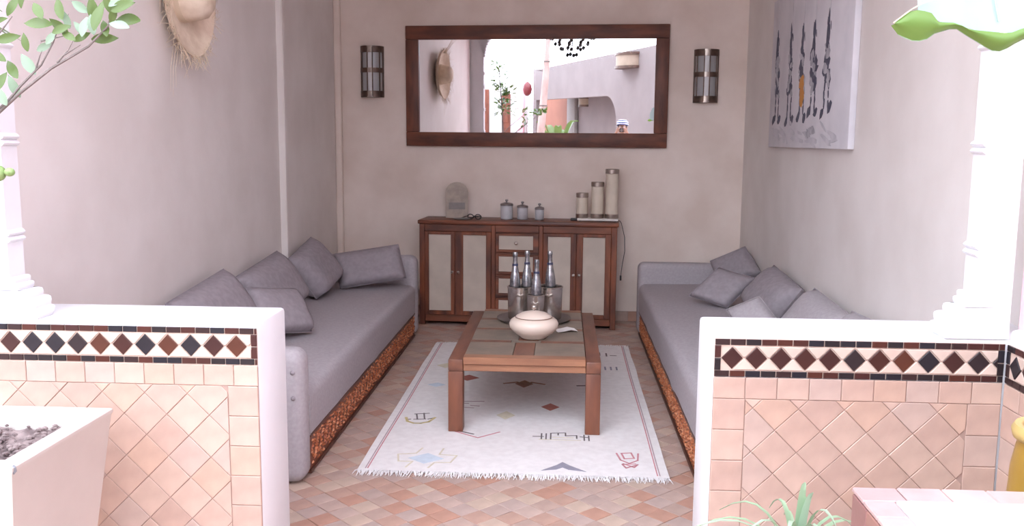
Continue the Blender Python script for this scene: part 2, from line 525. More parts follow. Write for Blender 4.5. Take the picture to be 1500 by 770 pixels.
def clip_poly(poly, x0, x1, y0, y1):
    def half(p, f, inter):
        out = []
        for i in range(len(p)):
            a, b = p[i], p[(i + 1) % len(p)]
            if f(a):
                out.append(a)
                if not f(b):
                    out.append(inter(a, b))
            elif f(b):
                out.append(inter(a, b))
        return out
    cx = lambda v: (lambda a, b: (v, a[1] + (b[1] - a[1]) * (v - a[0]) / (b[0] - a[0])))
    cy = lambda v: (lambda a, b: (a[0] + (b[0] - a[0]) * (v - a[1]) / (b[1] - a[1]), v))
    for f, it in ((lambda q: q[0] >= x0, cx(x0)), (lambda q: q[0] <= x1, cx(x1)), (lambda q: q[1] >= y0, cy(y0)), (lambda q: q[1] <= y1, cy(y1))):
        poly = half(poly, f, it)
        if len(poly) < 3:
            return []
    return poly


def area(p):
    return abs(sum(p[i][0] * p[(i + 1) % len(p)][1] - p[(i + 1) % len(p)][0] * p[i][1] for i in range(len(p)))) / 2


def tile_bm(mb, poly, F, t, bev=.0016):
    """flat tile with a softened top edge"""
    n = len(poly)
    cx = sum(p[0] for p in poly) / n
    cy = sum(p[1] for p in poly) / n
    r = math.sqrt(area(poly)) or 1
    k = max(0.0, 1 - 2 * bev / r)
    bm = mb.bm
    a = [bm.verts.new(F @ Vector((x, y, 0))) for x, y in poly]
    b = [bm.verts.new(F @ Vector((x, y, t * .8))) for x, y in poly]
    c = [bm.verts.new(F @ Vector((cx + (x - cx) * k, cy + (y - cy) * k, t))) for x, y in poly]
    for u, v in ((a, b), (b, c)):
        for i in range(n):
            bm.faces.new((u[i], u[(i + 1) % n], v[(i + 1) % n], v[i]))
    bm.faces.new(c)
    return mb


# floor: clay tiles of ten centimetres laid on the diagonal
mb = MB().box(-2.3, 1.9, 2.85, 8.3, -.16, -.006)
floor = struct('floor', mb, M['grout_floor'], 'clay tiled alcove floor laid in a diagonal pattern')
S = .102
D = S / math.sqrt(2)
cells = []
for i in range(-60, 90):
    for j in range(-60, 90):
        x = (i - j) * D + .02
        y = (i + j) * D + 2.9
        if not (-2.0 < x < 1.5 and 2.85 < y < 8.1):
            continue
        if y > 3.95 and (x < -1.3 or x > .75):
            continue
        if y <= 3.95 and y < 3.2 and (x < -1.1 or x > .6):
            continue
        if -.88 < x < .42 and 4.3 < y < 6.85:
            continue
        if y < 3.95 and (x < -1.5 or x > 1.0):
            continue
        if y > 7.75 and x < .45:
            continue
        cells.append((y, x))
cells.sort()
h = S / 2 - .0015
sq = [(-h, -h), (h, -h), (h, h), (-h, h)]
q = tile_bm(MB(), sq, Matrix(), .006, .002)
t_ = build('floor_tile', q, M['floor_tile'])
me_ft = t_.data
bpy.data.objects.remove(t_)
rest = MB()
for n, (y, x) in enumerate(cells):
    T = Matrix.Translation((x, y, -.006 + rnd.uniform(-.0008, .0004))) @ Matrix.Rotation(PI / 4 + rnd.uniform(-.012, .012), 4, 'Z') @ Matrix.Rotation(rnd.uniform(-.006, .006), 4, 'X')
    if n < 298:
        piece('floor_tile', me_ft, floor, T)
    else:
        tile_bm(rest, sq, T, .006, .002)
tag(build('floor_tile', rest, M['floor_tile_s'], floor), None, None, None, 'stuff')

mb = MB().box(-14, 6, -16, 2.84, -.12, 0)
struct('floor_courtyard', mb, M['court_floor'], 'paved courtyard ground in front of the alcove')

# scalloped white arch above the low walls
ax0, ax1, zs, rise = -1.84, 1.305, 2.65, .85
acx, arx = (ax0 + ax1) / 2, (ax1 - ax0) / 2


def bump(p0, p1, nrm, k=5, amp=.5):
    """semicircular lobe between two points, bulging along nrm"""
    out = []
    L = math.hypot(p1[0] - p0[0], p1[1] - p0[1])
    for a in range(1, k):
        t = a / k
        hgt = math.sin(PI * t) * L * amp
        out.append((p0[0] + (p1[0] - p0[0]) * t + nrm[0] * hgt, p0[1] + (p1[1] - p0[1]) * t + nrm[1] * hgt))
    return out


def jamb(xe, sgn):
    """inner edge of a jamb going up from the low wall; sgn points into the opening"""
    p = [(xe + sgn * .085, .985)]
    for (dx, z) in ((.085, 1.028), (.06, 1.06), (.026, 1.085), (.018, 1.11), (.0, 1.13)):
        q = (xe + sgn * dx, z)
        p += bump(p[-1], q, (sgn * .8, .6), 4, .45) + [q]
    for zb in (1.245, 1.565, 1.885, 2.205, 2.4):
        p.append((xe, zb))
        for k in range(2):
            q = (xe, zb + .022 * (k + 1))
            p += bump(p[-1], q, (sgn, 0), 4, .55) + [q]
    return p


left = jamb(ax0, 1)
right = jamb(ax1, -1)
arc = []
N = 66
ep = lambda a: (acx - arx * math.cos(a), zs + rise * math.sin(a))
for k in range(N):
    a0, a1 = PI * k / N, PI * (k + 1) / N
    p0, p1 = ep(a0), ep(a1)
    arc.append(p0)
    am = (a0 + a1) / 2
    arc += bump(p0, p1, (math.cos(am), -math.sin(am)), 5, .5)
arc.append(ep(PI))
mb = MB()
_fv = lambda x, z, y: mb.bm.verts.new((x, y, z))


def arch_strip(inner, outer):
    """solid strip between two outlines with the same number of points"""
    V4 = [[_fv(p[0], p[1], 2.90), _fv(p[0], p[1], 2.99), _fv(q[0], q[1], 2.99), _fv(q[0], q[1], 2.90)] for p, q in zip(inner, outer)]
    for u, v in zip(V4, V4[1:]):
        for k in range(4):
            mb.bm.faces.new((u[k], u[(k + 1) % 4], v[(k + 1) % 4], v[k]))
    mb.bm.faces.new(V4[0])
    mb.bm.faces.new(V4[-1])


_lp = lambda x0, z0, x1, z1, n: [(x0 + (x1 - x0) * i / (n - 1), z0 + (z1 - z0) * i / (n - 1)) for i in range(n)]
left.append((ax0, zs))
right.append((ax1, zs))
_mono = lambda pts, x_: [(x_, max(p[1] for p in pts[:i + 1])) for i in range(len(pts))]
arch_strip(left, _mono(left, -2.6))
arch_strip(right, _mono(right, 1.417))
arch_strip([(-2.6, zs)] + arc + [(1.417, zs)], [(-2.6, 4.3)] + _lp(-2.59, 4.3, 1.40, 4.3, len(arc)) + [(1.417, 4.3)])
struct('wall_front', mb, M['plaster_white'], 'white arch with a scalloped edge framing the alcove', smooth=0)

struct('wall_shade_upper', MB().box(-9, 5, 2.90, 3.0, 4.301, 8.0), M['plaster_white'], 'unseen upper facade added above the arch to block sky light')  # unseen storey, added so less sky reaches the mirrored courtyard wall
struct('wall_shade_left', MB().box(-9, -2.601, 2.90, 3.0, 0, 4.3), M['plaster_white'], 'unseen white facade added left of the alcove to block sky light')  # unseen stretch of facade, added to shade the courtyard
struct('wall_shade_courtyard', MB().box(-9.3, -9.001, -9.3, 3.0, 0, 8.0), M['plaster_white'], 'unseen tall white wall added on the left to block sky light')  # unseen wall, added to cut the sky light from the left

# low walls clad with clay tiles and a glazed border
mb = MB().box(-2.6, -1.0, 2.9, 3.2, 0, .99, .012, 2)
low_l = struct('wall_front_left', mb, M['plaster_white'], 'left low white wall with clay tiles and diamond border')
mb = MB().box(.492, 1.75, 2.9, 3.2, 0, .985, .012, 2)
low_r = struct('wall_front_right', mb, M['plaster_white'], 'right low white wall with clay tiles and diamond border')
mb = MB().box(1.418, 1.75, .6, 2.899, 0, 1.02, .015, 2)
low_c = struct('wall_courtyard_right', mb, M['plaster_white'], 'short return wall with dark border tiles at the right edge')
mb = MB().box(1.445, 1.75, .6, 2.898, 1.02, 8.0)  # pink wall carried up out of view to cut the courtyard's sky light
struct('wall_side', mb, M['plaster_pink'], 'pink plastered wall rising at the right edge')


def tile_obj(name, poly, F, t, m, parent, cache={}):
    key = (name, m.name, t, tuple((round(x, 4), round(y, 4)) for x, y in poly))
    if key not in cache:
        cx = sum(p[0] for p in poly) / len(poly)
        cy = sum(p[1] for p in poly) / len(poly)
        q = tile_bm(MB(), poly, Matrix(), t)
        o = build(name, q, m, None, 0)
        cache[key] = o.data
        bpy.data.objects.remove(o)
    return piece(name, cache[key], parent, F)


def rect(cx, cy, w, h):
    return [(-w / 2, -h / 2), (w / 2, -h / 2), (w / 2, h / 2), (-w / 2, h / 2)], (cx, cy)


def clad(parent, F, W, ztop, end0, end1, zlow=.12, dia0=.0):
    """F: origin at the wall's face bottom, x along the wall, y up, z out of the wall"""
    def put(name, poly, c, m, t=.007, tilt=.010):
        T = F @ Matrix.Translation((c[0], c[1], 0)) @ Matrix.Rotation(rnd.uniform(-tilt, tilt), 4, 'X') @ Matrix.Rotation(rnd.uniform(-tilt, tilt), 4, 'Y')
        tile_obj(name, poly, T, t + rnd.choice((0, .0006)), m, parent)
    # border rows
    x_a = .021 if end0 else 0
    x_b = W - .021 if end1 else W
    for zc in (ztop - .011, ztop - .115):
        x = 0.0
        while x < W - .01:
            w = min(.0495, W - x)
            put('border_tile', *rect(x + w / 2, zc, w - .003, .019), M['zellige_dark'], .007, .02)
            x += .0495
    for flag, xc in ((end0, .0105), (end1, W - .0105)):
        if flag:
            for k in range(2):
                put('border_tile', *rect(xc, ztop - .042 - k * .042, .019, .039), M['zellige_dark'], .007, .02)
    # diamonds with cream triangles above and below
    p, zc, hh = .0775, ztop - .063, .0405
    x = dia0
    while x < x_b + p / 2:
        poly = [(-.034, 0), (0, -.036), (.034, 0), (0, .036)]
        pc = clip_poly([(px + x, py) for px, py in poly], x_a, x_b, -1, 1)
        if len(pc) >= 3 and area(pc) > 2e-4:
            put('diamond_tile', [(px - x, py) for px, py in pc], (x, zc), M['zellige_rust'], .0075, .015)
        for sg in (1, -1):
            tri = [(.003, .0385 * sg), (p - .003, .0385 * sg), (p / 2 + .003, .003 * sg), (p / 2 - .003, .003 * sg)]
            if sg < 0:
                tri.reverse()
            tri = [(px + x, py) for px, py in tri]
            tri.reverse()
            pc = clip_poly(tri, x_a, x_b, -1, 1)
            if len(pc) >= 3 and area(pc) > 1e-4:
                put('cream_tile', [(px - x, py) for px, py in pc], (x, zc), M['zellige_cream'], .0068, .006)
        x += p
    # row of straight clay tiles under the border, columns at the ends
    z1 = ztop - .126
    zr = z1 - .072
    x = 0
    first = True
    while x < W - .02:
        w = min(.102, W - x)
        put('clay_tile', *rect(x + w / 2, z1 - .036, w - .0025, .0695), M['wall_tile'])
        x += w
    for flag, xc in ((end0, .052), (end1, W - .052)):
        if flag:
            z = zr
            while z > zlow - .05:
                put('clay_tile', *rect(xc, z - .052, .101, .1015), M['wall_tile'])
                z -= .104
    xa = .104 if end0 else 0
    xb = W - .104 if end1 else W
    s = .1035
    d = s / math.sqrt(2)
    hs = s / math.sqrt(2) - .0012
    for i in range(-30, 30):
        for j in range(-30, 30):
            cx = (i - j) * d + xa + .098
            cy = zr - (i + j) * d - .03
            poly = [(cx - hs, cy), (cx, cy - hs), (cx + hs, cy), (cx, cy + hs)]
            pc = clip_poly(poly, xa + .001, xb - .001, zlow - .1, zr - .001)
            if len(pc) >= 3 and area(pc) > 3e-4 and cy > zlow:
                put('clay_tile', [(px - cx, py - cy) for px, py in pc], (cx, cy), M['wall_tile'], .007, .014)


FL = Matrix(((-1, 0, 0, -1.003), (0, 0, -1, 2.9), (0, 1, 0, 0), (0, 0, 0, 1)))   # x runs left from the opening
# a mirrored frame would flip the faces, so the left panel runs x to the right from its far end
FL = Matrix(((1, 0, 0, -2.003), (0, 0, -1, 2.9), (0, 1, 0, 0), (0, 0, 0, 1)))
clad(low_l, FL, 1.0, .976, False, True, .10, .0)
FR = Matrix(((1, 0, 0, .498), (0, 0, -1, 2.9), (0, 1, 0, 0), (0, 0, 0, 1)))
clad(low_r, FR, .91, .972, True, True, .25, .056)
FC = Matrix(((0, 0, -1, 1.418), (1, 0, 0, 2.39), (0, 1, 0, 0), (0, 0, 0, 1)))
FC = Matrix(((0, 0, -1, 1.418), (-1, 0, 0, 2.892), (0, 1, 0, 0), (0, 0, 0, 1)))
clad(low_c, FC, .42, .972, True, False, .45, .06)
# grout beds behind the tiles
for par, F, W in ((low_l, FL, 1.0), (low_r, FR, .91), (low_c, FC, .42)):
    build('grout_bed', MB().box(0, W, .02, .842, .0002, .0035, F=F), M['grout_wall'], par, 0)
    build('border_bed', MB().box(0, W, .848, .972, .0002, .003, F=F), M['zellige_cream'], par, 0)

# ------------------------------------------------------------------ courtyard seen in the mirror
OA = Vector((.446, -1.604, 0))
OD = Vector((-.442, -.897, 0)).normalized()
ON = Vector((-.897, .442, 0)).normalized()
FO = Matrix(((OD.x, 0, ON.x, OA.x), (OD.y, 0, ON.y, OA.y), (0, 1, 0, 0), (0, 0, 0, 1)))    # x along wall, y up, z toward the alcove
a0, a1, zt, rr = 1.9, 7.65, 2.26, .60
poly = [(-1.0, 0), (a0, 0), (a0, zt - rr)]
for k in range(1, 9):
    a = PI / 2 * k / 8
    poly.append((a0 + rr - rr * math.cos(a), zt - rr + rr * math.sin(a) * 1.0))
poly += [(a1, zt), (a1, 0), (7.95, 0), (7.95, 3.06), (-1.0, 3.16)]
Fo2 = FO @ Matrix.Translation((0, 0, -.16))
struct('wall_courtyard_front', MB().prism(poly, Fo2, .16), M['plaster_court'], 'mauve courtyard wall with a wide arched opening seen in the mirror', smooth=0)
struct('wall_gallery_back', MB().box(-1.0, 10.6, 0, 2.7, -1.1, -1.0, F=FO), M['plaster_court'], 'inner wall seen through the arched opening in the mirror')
struct('ceiling_gallery', MB().box(-1.0, 7.95, 2.6, 2.7, -.999, -.161, F=FO), M['plaster_court'], 'unseen low ceiling added behind the arched opening to keep sky light out')  # unseen, added so sky light does not fall in behind the opening
struct('wall_gallery_end', MB().box(7.72, 10.6, 0, 2.599, -.999, -.95, F=FO), M['plaster_orange'], 'orange wall seen through the arched opening in the mirror')
struct('trim_3', MB().box(7.05, 7.70, 0, 2.595, -.995, -.88, .04, 2, F=FO), M['stone_grey'], 'dark upright edge beside the orange wall in the mirror')
wb = struct('wall_courtyard_back', MB().box(-9, -3.3, -9.3, -9.0, 0, 2.75), M['plaster_white'], 'white far courtyard wall glimpsed in the mirror')
struct('wall_pillar', MB().box(-3.50, -3.34, -8.99, -8.8, 0, 2.95, .03, 2), M['plaster_pink'], 'slim pink pillar at the far end of the courtyard in the mirror')
for n, (x0, x1, z1) in enumerate(((-4.62, -4.34, 2.56), (-3.98, -3.74, 2.44))):
    q = MB().box(x0, x1, -8.999, -8.93, 0, z1, .01, 1)
    o = tag(build('door_%d' % (n + 1), q, M['door_wood']), ['brown wooden door leaf left of the plant in the mirror', 'brown wooden door leaf right of the plant in the mirror'][n], None, None, 'structure')
    for zz in (.25, .95, 1.65):
        build('door_panel', MB().box(x0 + .04, x1 - .04, -8.93, -8.915, zz, zz + .55, .006, 1), M['door_wood'], o)


# ------------------------------------------------------------------ wall lamps
def sconce(name, label, F, w, hgt, group, strips=6):
    """F: origin at the lamp's bottom centre on the wall, x along wall, y out of wall, z up"""
    t = thing(name, label, 'wall lamp', F.translation, 0, group)
    r = w / 2
    k = .85
    pt = lambda a, rr: (-rr * math.cos(a), rr * k * math.sin(a))
    build('back_plate', MB().box(-r, r, .0, .008, 0, hgt, F=F), M['bronze'], t)
    Fz = lambda z: F @ Matrix.Translation((0, 0, z))

    def shell(a0, a1, ra, rb, z0, z1, n=6):
        pl = [pt(a0 + (a1 - a0) * i / n, ra) for i in range(n + 1)] + [pt(a1 + (a0 - a1) * i / n, rb) for i in range(n + 1)]
        pl = [(x, y + .009) for x, y in pl]
        return MB().prism(pl, Fz(z0), z1 - z0)
    for z0, z1 in ((0, .055), (hgt * .48, hgt * .48 + .042), (hgt - .055, hgt)):
        build('band', shell(.02, PI / 2 - .25, r - .012, r, z0 + .001, z1), M['bronze'], t)
        build('band', shell(PI / 2 + .25, PI - .02, r - .012, r, z0 + .001, z1), M['bronze'], t)
        build('band', shell(PI / 2 - .23, PI / 2 + .23, r - .010, r - .002, z0 + .001, z1), M['nickel'], t)
    angs = [0.06, .62, 1.33, PI - 1.33, PI - .62, PI - .06]
    for a in angs:
        x, y = pt(a, r - .006)
        build('rib', MB().box(x - .004, x + .004, y + .004, y + .014, .01, hgt - .01, F=F), M['bronze'], t)
    for a, b in zip(angs, angs[1:]):
        mid = abs((a + b) / 2 - PI / 2) < .2
        build('pane', shell(a + .04, b - .04, r - .016, r - .012, .056, hgt - .056, 4), M['pane_clear'] if mid else M['pane'], t)
    build('end_cap', MB().prism([(x, y + .009) for x, y in [pt(PI * i / 12, r - .002) for i in range(13)]], Fz(hgt - .003), .003), M['bronze'], t)
    build('end_cap', MB().prism([(x, y + .009) for x, y in [pt(PI * i / 12, r - .002) for i in range(13)]], Fz(0), .003), M['bronze'], t)
    return t


def on_back(x, z, off=0):
    return frame((x, wy(x) - off, z), (1, -.066, 0), (-.066, -1, 0)) if False else Matrix.Translation((x, wy(x) - off, z)) @ Matrix(((.99783, -.06585, 0, 0), (-.06585, -.99783, 0, 0), (0, 0, 1, 0), (0, 0, 0, 1)))


sconce('wall_sconce', 'bronze and glass wall lamp on the back wall left of the big mirror', on_back(-1.708, 1.965), .21, .445, 'bronze half-round wall lamps')
sconce('wall_sconce', 'bronze and glass wall lamp on the back wall right of the big mirror', on_back(1.21, 1.925), .21, .445, 'bronze half-round wall lamps')
F = FO @ Matrix(((1, 0, 0, 1.19), (0, 0, 1, 2.77), (0, 1, 0, 0), (0, 0, 0, 1)))


def big_lamp(name, label, F, w, hgt):
    t = thing(name, label, 'wall lamp', F.translation)
    r = w / 2
    pl = lambda q: [(-q * math.cos(PI * i / 12), q * .7 * math.sin(PI * i / 12)) for i in range(13)]
    build('lamp_shade', MB().prism(pl(r * .92), F @ Matrix.Translation((0, 0, .05)), hgt - .1), M['shade_court'], t)
    build('band', MB().prism(pl(r), F, .05), M['bronze'], t)
    build('band', MB().prism(pl(r), F @ Matrix.Translation((0, 0, hgt - .05)), .05), M['bronze'], t)


big_lamp('wall_sconce', 'cream half-round wall lamp with dark bands reflected at the mirror upper right', F, .86, .31)
F = FO @ Matrix(((1, 0, 0, 6.55), (0, 0, 1, 2.08), (0, 1, 0, -.998), (0, 0, 0, 1)))
big_lamp('wall_sconce', 'small wall lamp reflected inside the arched opening in the mirror', F, .5, .25)

# ------------------------------------------------------------------ big mirror
FM = Matrix.Translation((-.25, wy(-.25), 2.06)) @ Matrix.Rotation(-.0659, 4, 'Z') @ Matrix.Rotation(.012, 4, 'X')
t = thing('wall_mirror', 'long wood framed mirror hung on the back wall above the sideboard', 'mirror', (-.25, wy(-.25), 1.54))
for z0, z1 in ((.405, .522), (-.522, -.398)):
    build('frame_rail', MB().box(-1.148, 1.148, -.052, -.008, z0, z1, .006, 2, F=FM), M['wood_mirror'], t)
for x0, x1 in ((-1.148, -1.033), (1.033, 1.148)):
    build('frame_stile', MB().box(x0, x1, -.0505, -.0085, -.397, .404, .006, 2, F=FM), M['wood_mirror_v'], t)
build('mirror_glass', MB().box(-1.04, 1.04, -.022, -.012, -.405, .41, F=FM), M['mirror'], t, 0)

# ------------------------------------------------------------------ painting on the right wall
t = thing('canvas_painting', 'unframed canvas with five hanging ink figures, one with an orange patch, on right wall', 'painting', (1.53, 5.92, 1.56))
build('canvas', MB().box(1.513, 1.549, 4.97, 6.86, 1.562, 2.60, .004, 2), M['canvas'], t)
figs = [((6.699, 2.347), (6.636, 1.723)), ((6.308, 2.334), (6.28, 1.726)), ((6.008, 2.312), (5.966, 1.754)), ((5.736, 2.296), (5.707, 1.748)), ((5.44, 2.31), (5.419, 1.768))]
rp = random.Random(21)


def dab(mb, y, z, wy_, wz, ang, x=1.513):
    n = 7
    pl = []
    for i in range(n):
        a = 2 * PI * i / n
        k = rp.uniform(.65, 1.15)
        u, v = wy_ * k * math.cos(a), wz * k * math.sin(a)
        pl.append((u * math.cos(ang) - v * math.sin(ang), u * math.sin(ang) + v * math.cos(ang)))
    F = Matrix(((0, 0, -1, x), (-1, 0, 0, y), (0, 1, 0, z), (0, 0, 0, 1)))
    F.translation.x -= rp.uniform(0, .0008)
    mb.prism(pl, F, .0012)


for n, ((ya, za), (yb, zb)) in enumerate(figs):
    a, g = MB(), MB()
    L = za - zb
    for k in range(8):
        u = k / 7
        dab(a, ya + rp.uniform(-.012, .012), za - u * L * .30, .018 + .016 * u, .05, rp.uniform(-.3, .3))
    dab(a, ya - .045, za - .05, .008, .03, .2)
    for k in range(16):
        u = .30 + .38 * k / 15
        yy = ya + (yb - ya) * u + rp.uniform(-.05, .05)
        (dab)(a if k % 3 else g, yy, za - u * L, rp.uniform(.028, .062), rp.uniform(.022, .05), rp.uniform(-.9, .9), 1.513 if k % 3 else 1.5126)
    for sgn in (-.042, .042):
        for k in range(4):
            dab(a, yb + sgn + rp.uniform(-.006, .006), zb + .05 + .055 * k, .015, .036, rp.uniform(-.15, .15))
        dab(a, yb + sgn * 1.8 + .0, zb + .015 + rp.uniform(-.02, .02), .055, .032, .5)
    F = Matrix(((0, 0, -1, 1.513), (-1, 0, 0, ya - .02), (0, 1, 0, za), (0, 0, 0, 1)))
    g2 = MB().box(-.002, .002, 0, 2.59 - za, 0, .0012, F=F)
    build('painted_figure', a, M['ink'], t, 0)
    build('painted_wash', g, M['ink_grey'], t, 0)
    build('painted_line', g2, M['ink_grey'], t, 0)
o = MB()
for k in range(7):
    dab(o, 5.975 + rp.uniform(-.03, .03), 1.99 - k * .022, .055, .04, rp.uniform(-.5, .5), 1.5118)
tag(build('orange_patch', o, M['ink_orange'], t, 0), 'orange patch on the middle figure')
g = MB()
for k in range(26):
    dab(g, rp.uniform(5.2, 6.7), 1.60 + abs(rp.gauss(0, .045)), rp.uniform(.05, .16), rp.uniform(.008, .022), rp.uniform(-.5, .1))
build('ground_wash', g, M['wash'], t, 0)
o = MB()
for k in range(5):
    dab(o, 5.80 - k * .035, 1.645 + k * .008, .05, .018, -.4, 1.5122)
build('ground_stroke', o, M['ink_grey'], t, 0)

# ------------------------------------------------------------------ straw hat on the left wall
HC = Vector((XL + .012, 4.78, 2.32))
FH = frame(HC, (0, 1, 0), (0, 0, 1))           # local z points out of the wall (+X)
t = thing('straw_hat', 'big frayed straw hat hung on the left wall', 'hat', (HC.x, HC.y, 2.02))
prof = [(.30, .085), (.27, .060), (.22, .035), (.16, .020), (.125, .022), (.118, .09), (.105, .15), (.075, .178), (.03, .186), (0, .187)]
prof2 = [(0, .178), (.03, .177), (.07, .169), (.098, .145), (.110, .09), (.116, .008), (.16, .008), (.22, .022), (.27, .048), (.297, .076)]
build('brim_and_crown', MB().lathe(prof2 + prof[:1] + prof[1:], 40, F=FH, cap=False), M['straw'], t, 50)
build('hat_band', MB().lathe([(.127, .030), (.122, .055), (.119, .055), (.124, .030)], 32, F=FH, cap=False), M['straw_fringe'], t)
q = MB()
for k in range(260):
    a = rnd.uniform(0, 2 * PI)
    L = rnd.uniform(.02, .07) * (1.7 if math.cos(a) < -.2 else 1)
    if abs(a - 1.5 * PI) < .6 and rnd.random() < .3:
        L = rnd.uniform(.05, .10)
    r0 = rnd.uniform(.285, .30)
    da = rnd.uniform(-.25, .25)
    z0 = .07 + rnd.uniform(-.01, .015)
    pts = []
    for u in (0, .5, 1):
        rr = r0 + L * u
        aa = a + da * u
        p = FH @ Vector((rr * math.cos(aa), rr * math.sin(aa), z0 + .03 * u * rnd.uniform(-.6, 1.6)))
        p.z -= .25 * L * u * u
        pts.append(p)
    q.tube(pts, [.0016, .0013, .0006], 3, False)
for k in range(3):
    y0 = 4.60 + k * .03
    pts = [Vector((XL + .06, y0, 2.06)), Vector((XL + .05, y0 - .02, 1.95)), Vector((XL + .04, y0 - .03 + rnd.uniform(-.03, .03), 1.86 - rnd.uniform(0, .12)))]
    q.tube(pts, [.0011, .0010, .0006], 3, False)
for k in range(9):
    b = FH @ Vector((rnd.uniform(-.05, .05), .26, .08))
    pts = [b, b + Vector((.06, rnd.uniform(-.03, .03), .08)), b + Vector((.13 + rnd.uniform(-.03, .03), rnd.uniform(-.06, .06), .17))]
    q.tube(pts, [.0018, .0014, .0007], 3, False)
tag(build('straw_fringe', q, M['straw_fringe'], t, 0), 'loose straw ends', None, None, 'stuff')


# ------------------------------------------------------------------ sofas
def pillow_mb(T, w, hgt, th, seed):
    N = 14
    b = bmesh.new()
    vs = {}
    rs = random.Random(seed)
    ox = Vector((rs.uniform(0, 50), rs.uniform(0, 50), 0))
    for side in (1, -1):
        for i in range(N + 1):
            for j in range(N + 1):
                u, v = -1 + 2 * i / N, -1 + 2 * j / N
                edge = i in (0, N) or j in (0, N)
                if side == -1 and edge:
                    vs[(-1, i, j)] = vs[(1, i, j)]
                    continue
                f = (max(0, 1 - u ** 4) * max(0, 1 - v ** 4)) ** .5
                pin = .075
                x = u * (1 - pin * (1 - v * v) * abs(u) ** 2)
                y = v * (1 - pin * (1 - u * u) * abs(v) ** 2)
                wr = noise.noise(Vector((u * 1.7, v * 1.7, side * 3)) + ox) * .10
                sag = -.10 * (1 - u * u) * max(0, v) * f
                x *= 1 - .07 * u * u * v * v
                y *= 1 - .07 * u * u * v * v
                vs[(side, i, j)] = b.verts.new((x * w / 2, y * hgt / 2 + sag * hgt * .3, side * th / 2 * f * (1 + wr - .18 * v)))
    for side in (1, -1):
        for i in range(N):
            for j in range(N):
                q = [vs[(side, i, j)], vs[(side, i + 1, j)], vs[(side, i + 1, j + 1)], vs[(side, i, j + 1)]]
                if side < 0:
                    q.reverse()
                b.faces.new(q)
    loop = [vs[(1, i, 0)] for i in range(N)] + [vs[(1, N, j)] for j in range(N)] + [vs[(1, i, N)] for i in range(N, 0, -1)] + [vs[(1, 0, j)] for j in range(N, 0, -1)]
    pts = [T @ v.co for v in loop]
    bmesh.ops.transform(b, matrix=T, verts=b.verts)
    m = MB()
    m.add(b)
    return m, pts


def cushion(label, c, nrm, w, hgt, th, rot, seed, ztop, group, cloth='fabric_dark'):
    n = Vector(nrm).normalized()
    rgt = Vector((0, 0, 1)).cross(n).normalized()
    up = n.cross(rgt)
    T = Matrix((rgt, up, n)).transposed().to_4x4()
    T.translation = Vector(c)
    T = T @ Matrix.Rotation(R(rot), 4, 'Z')
    t = thing('cushion', label, 'cushion', (c[0], c[1], .44), 0, group)
    m, pts = pillow_mb(T, w, hgt, th, seed)
    za, zb_ = min(v.co.z for v in m.bm.verts), max(v.co.z for v in m.bm.verts)
    sz = (ztop - .447) / (zb_ - za)
    for v in m.bm.verts:
        v.co.z = .447 + (v.co.z - za) * sz
    pts = [Vector((p.x, p.y, .447 + (p.z - za) * sz)) for p in pts]
    build('cover', m, M[cloth], t, 80)
    pts.append(pts[0])
    build('seam', MB().tube(pts, .003, 5, False), M[cloth], t, 60)
    return t


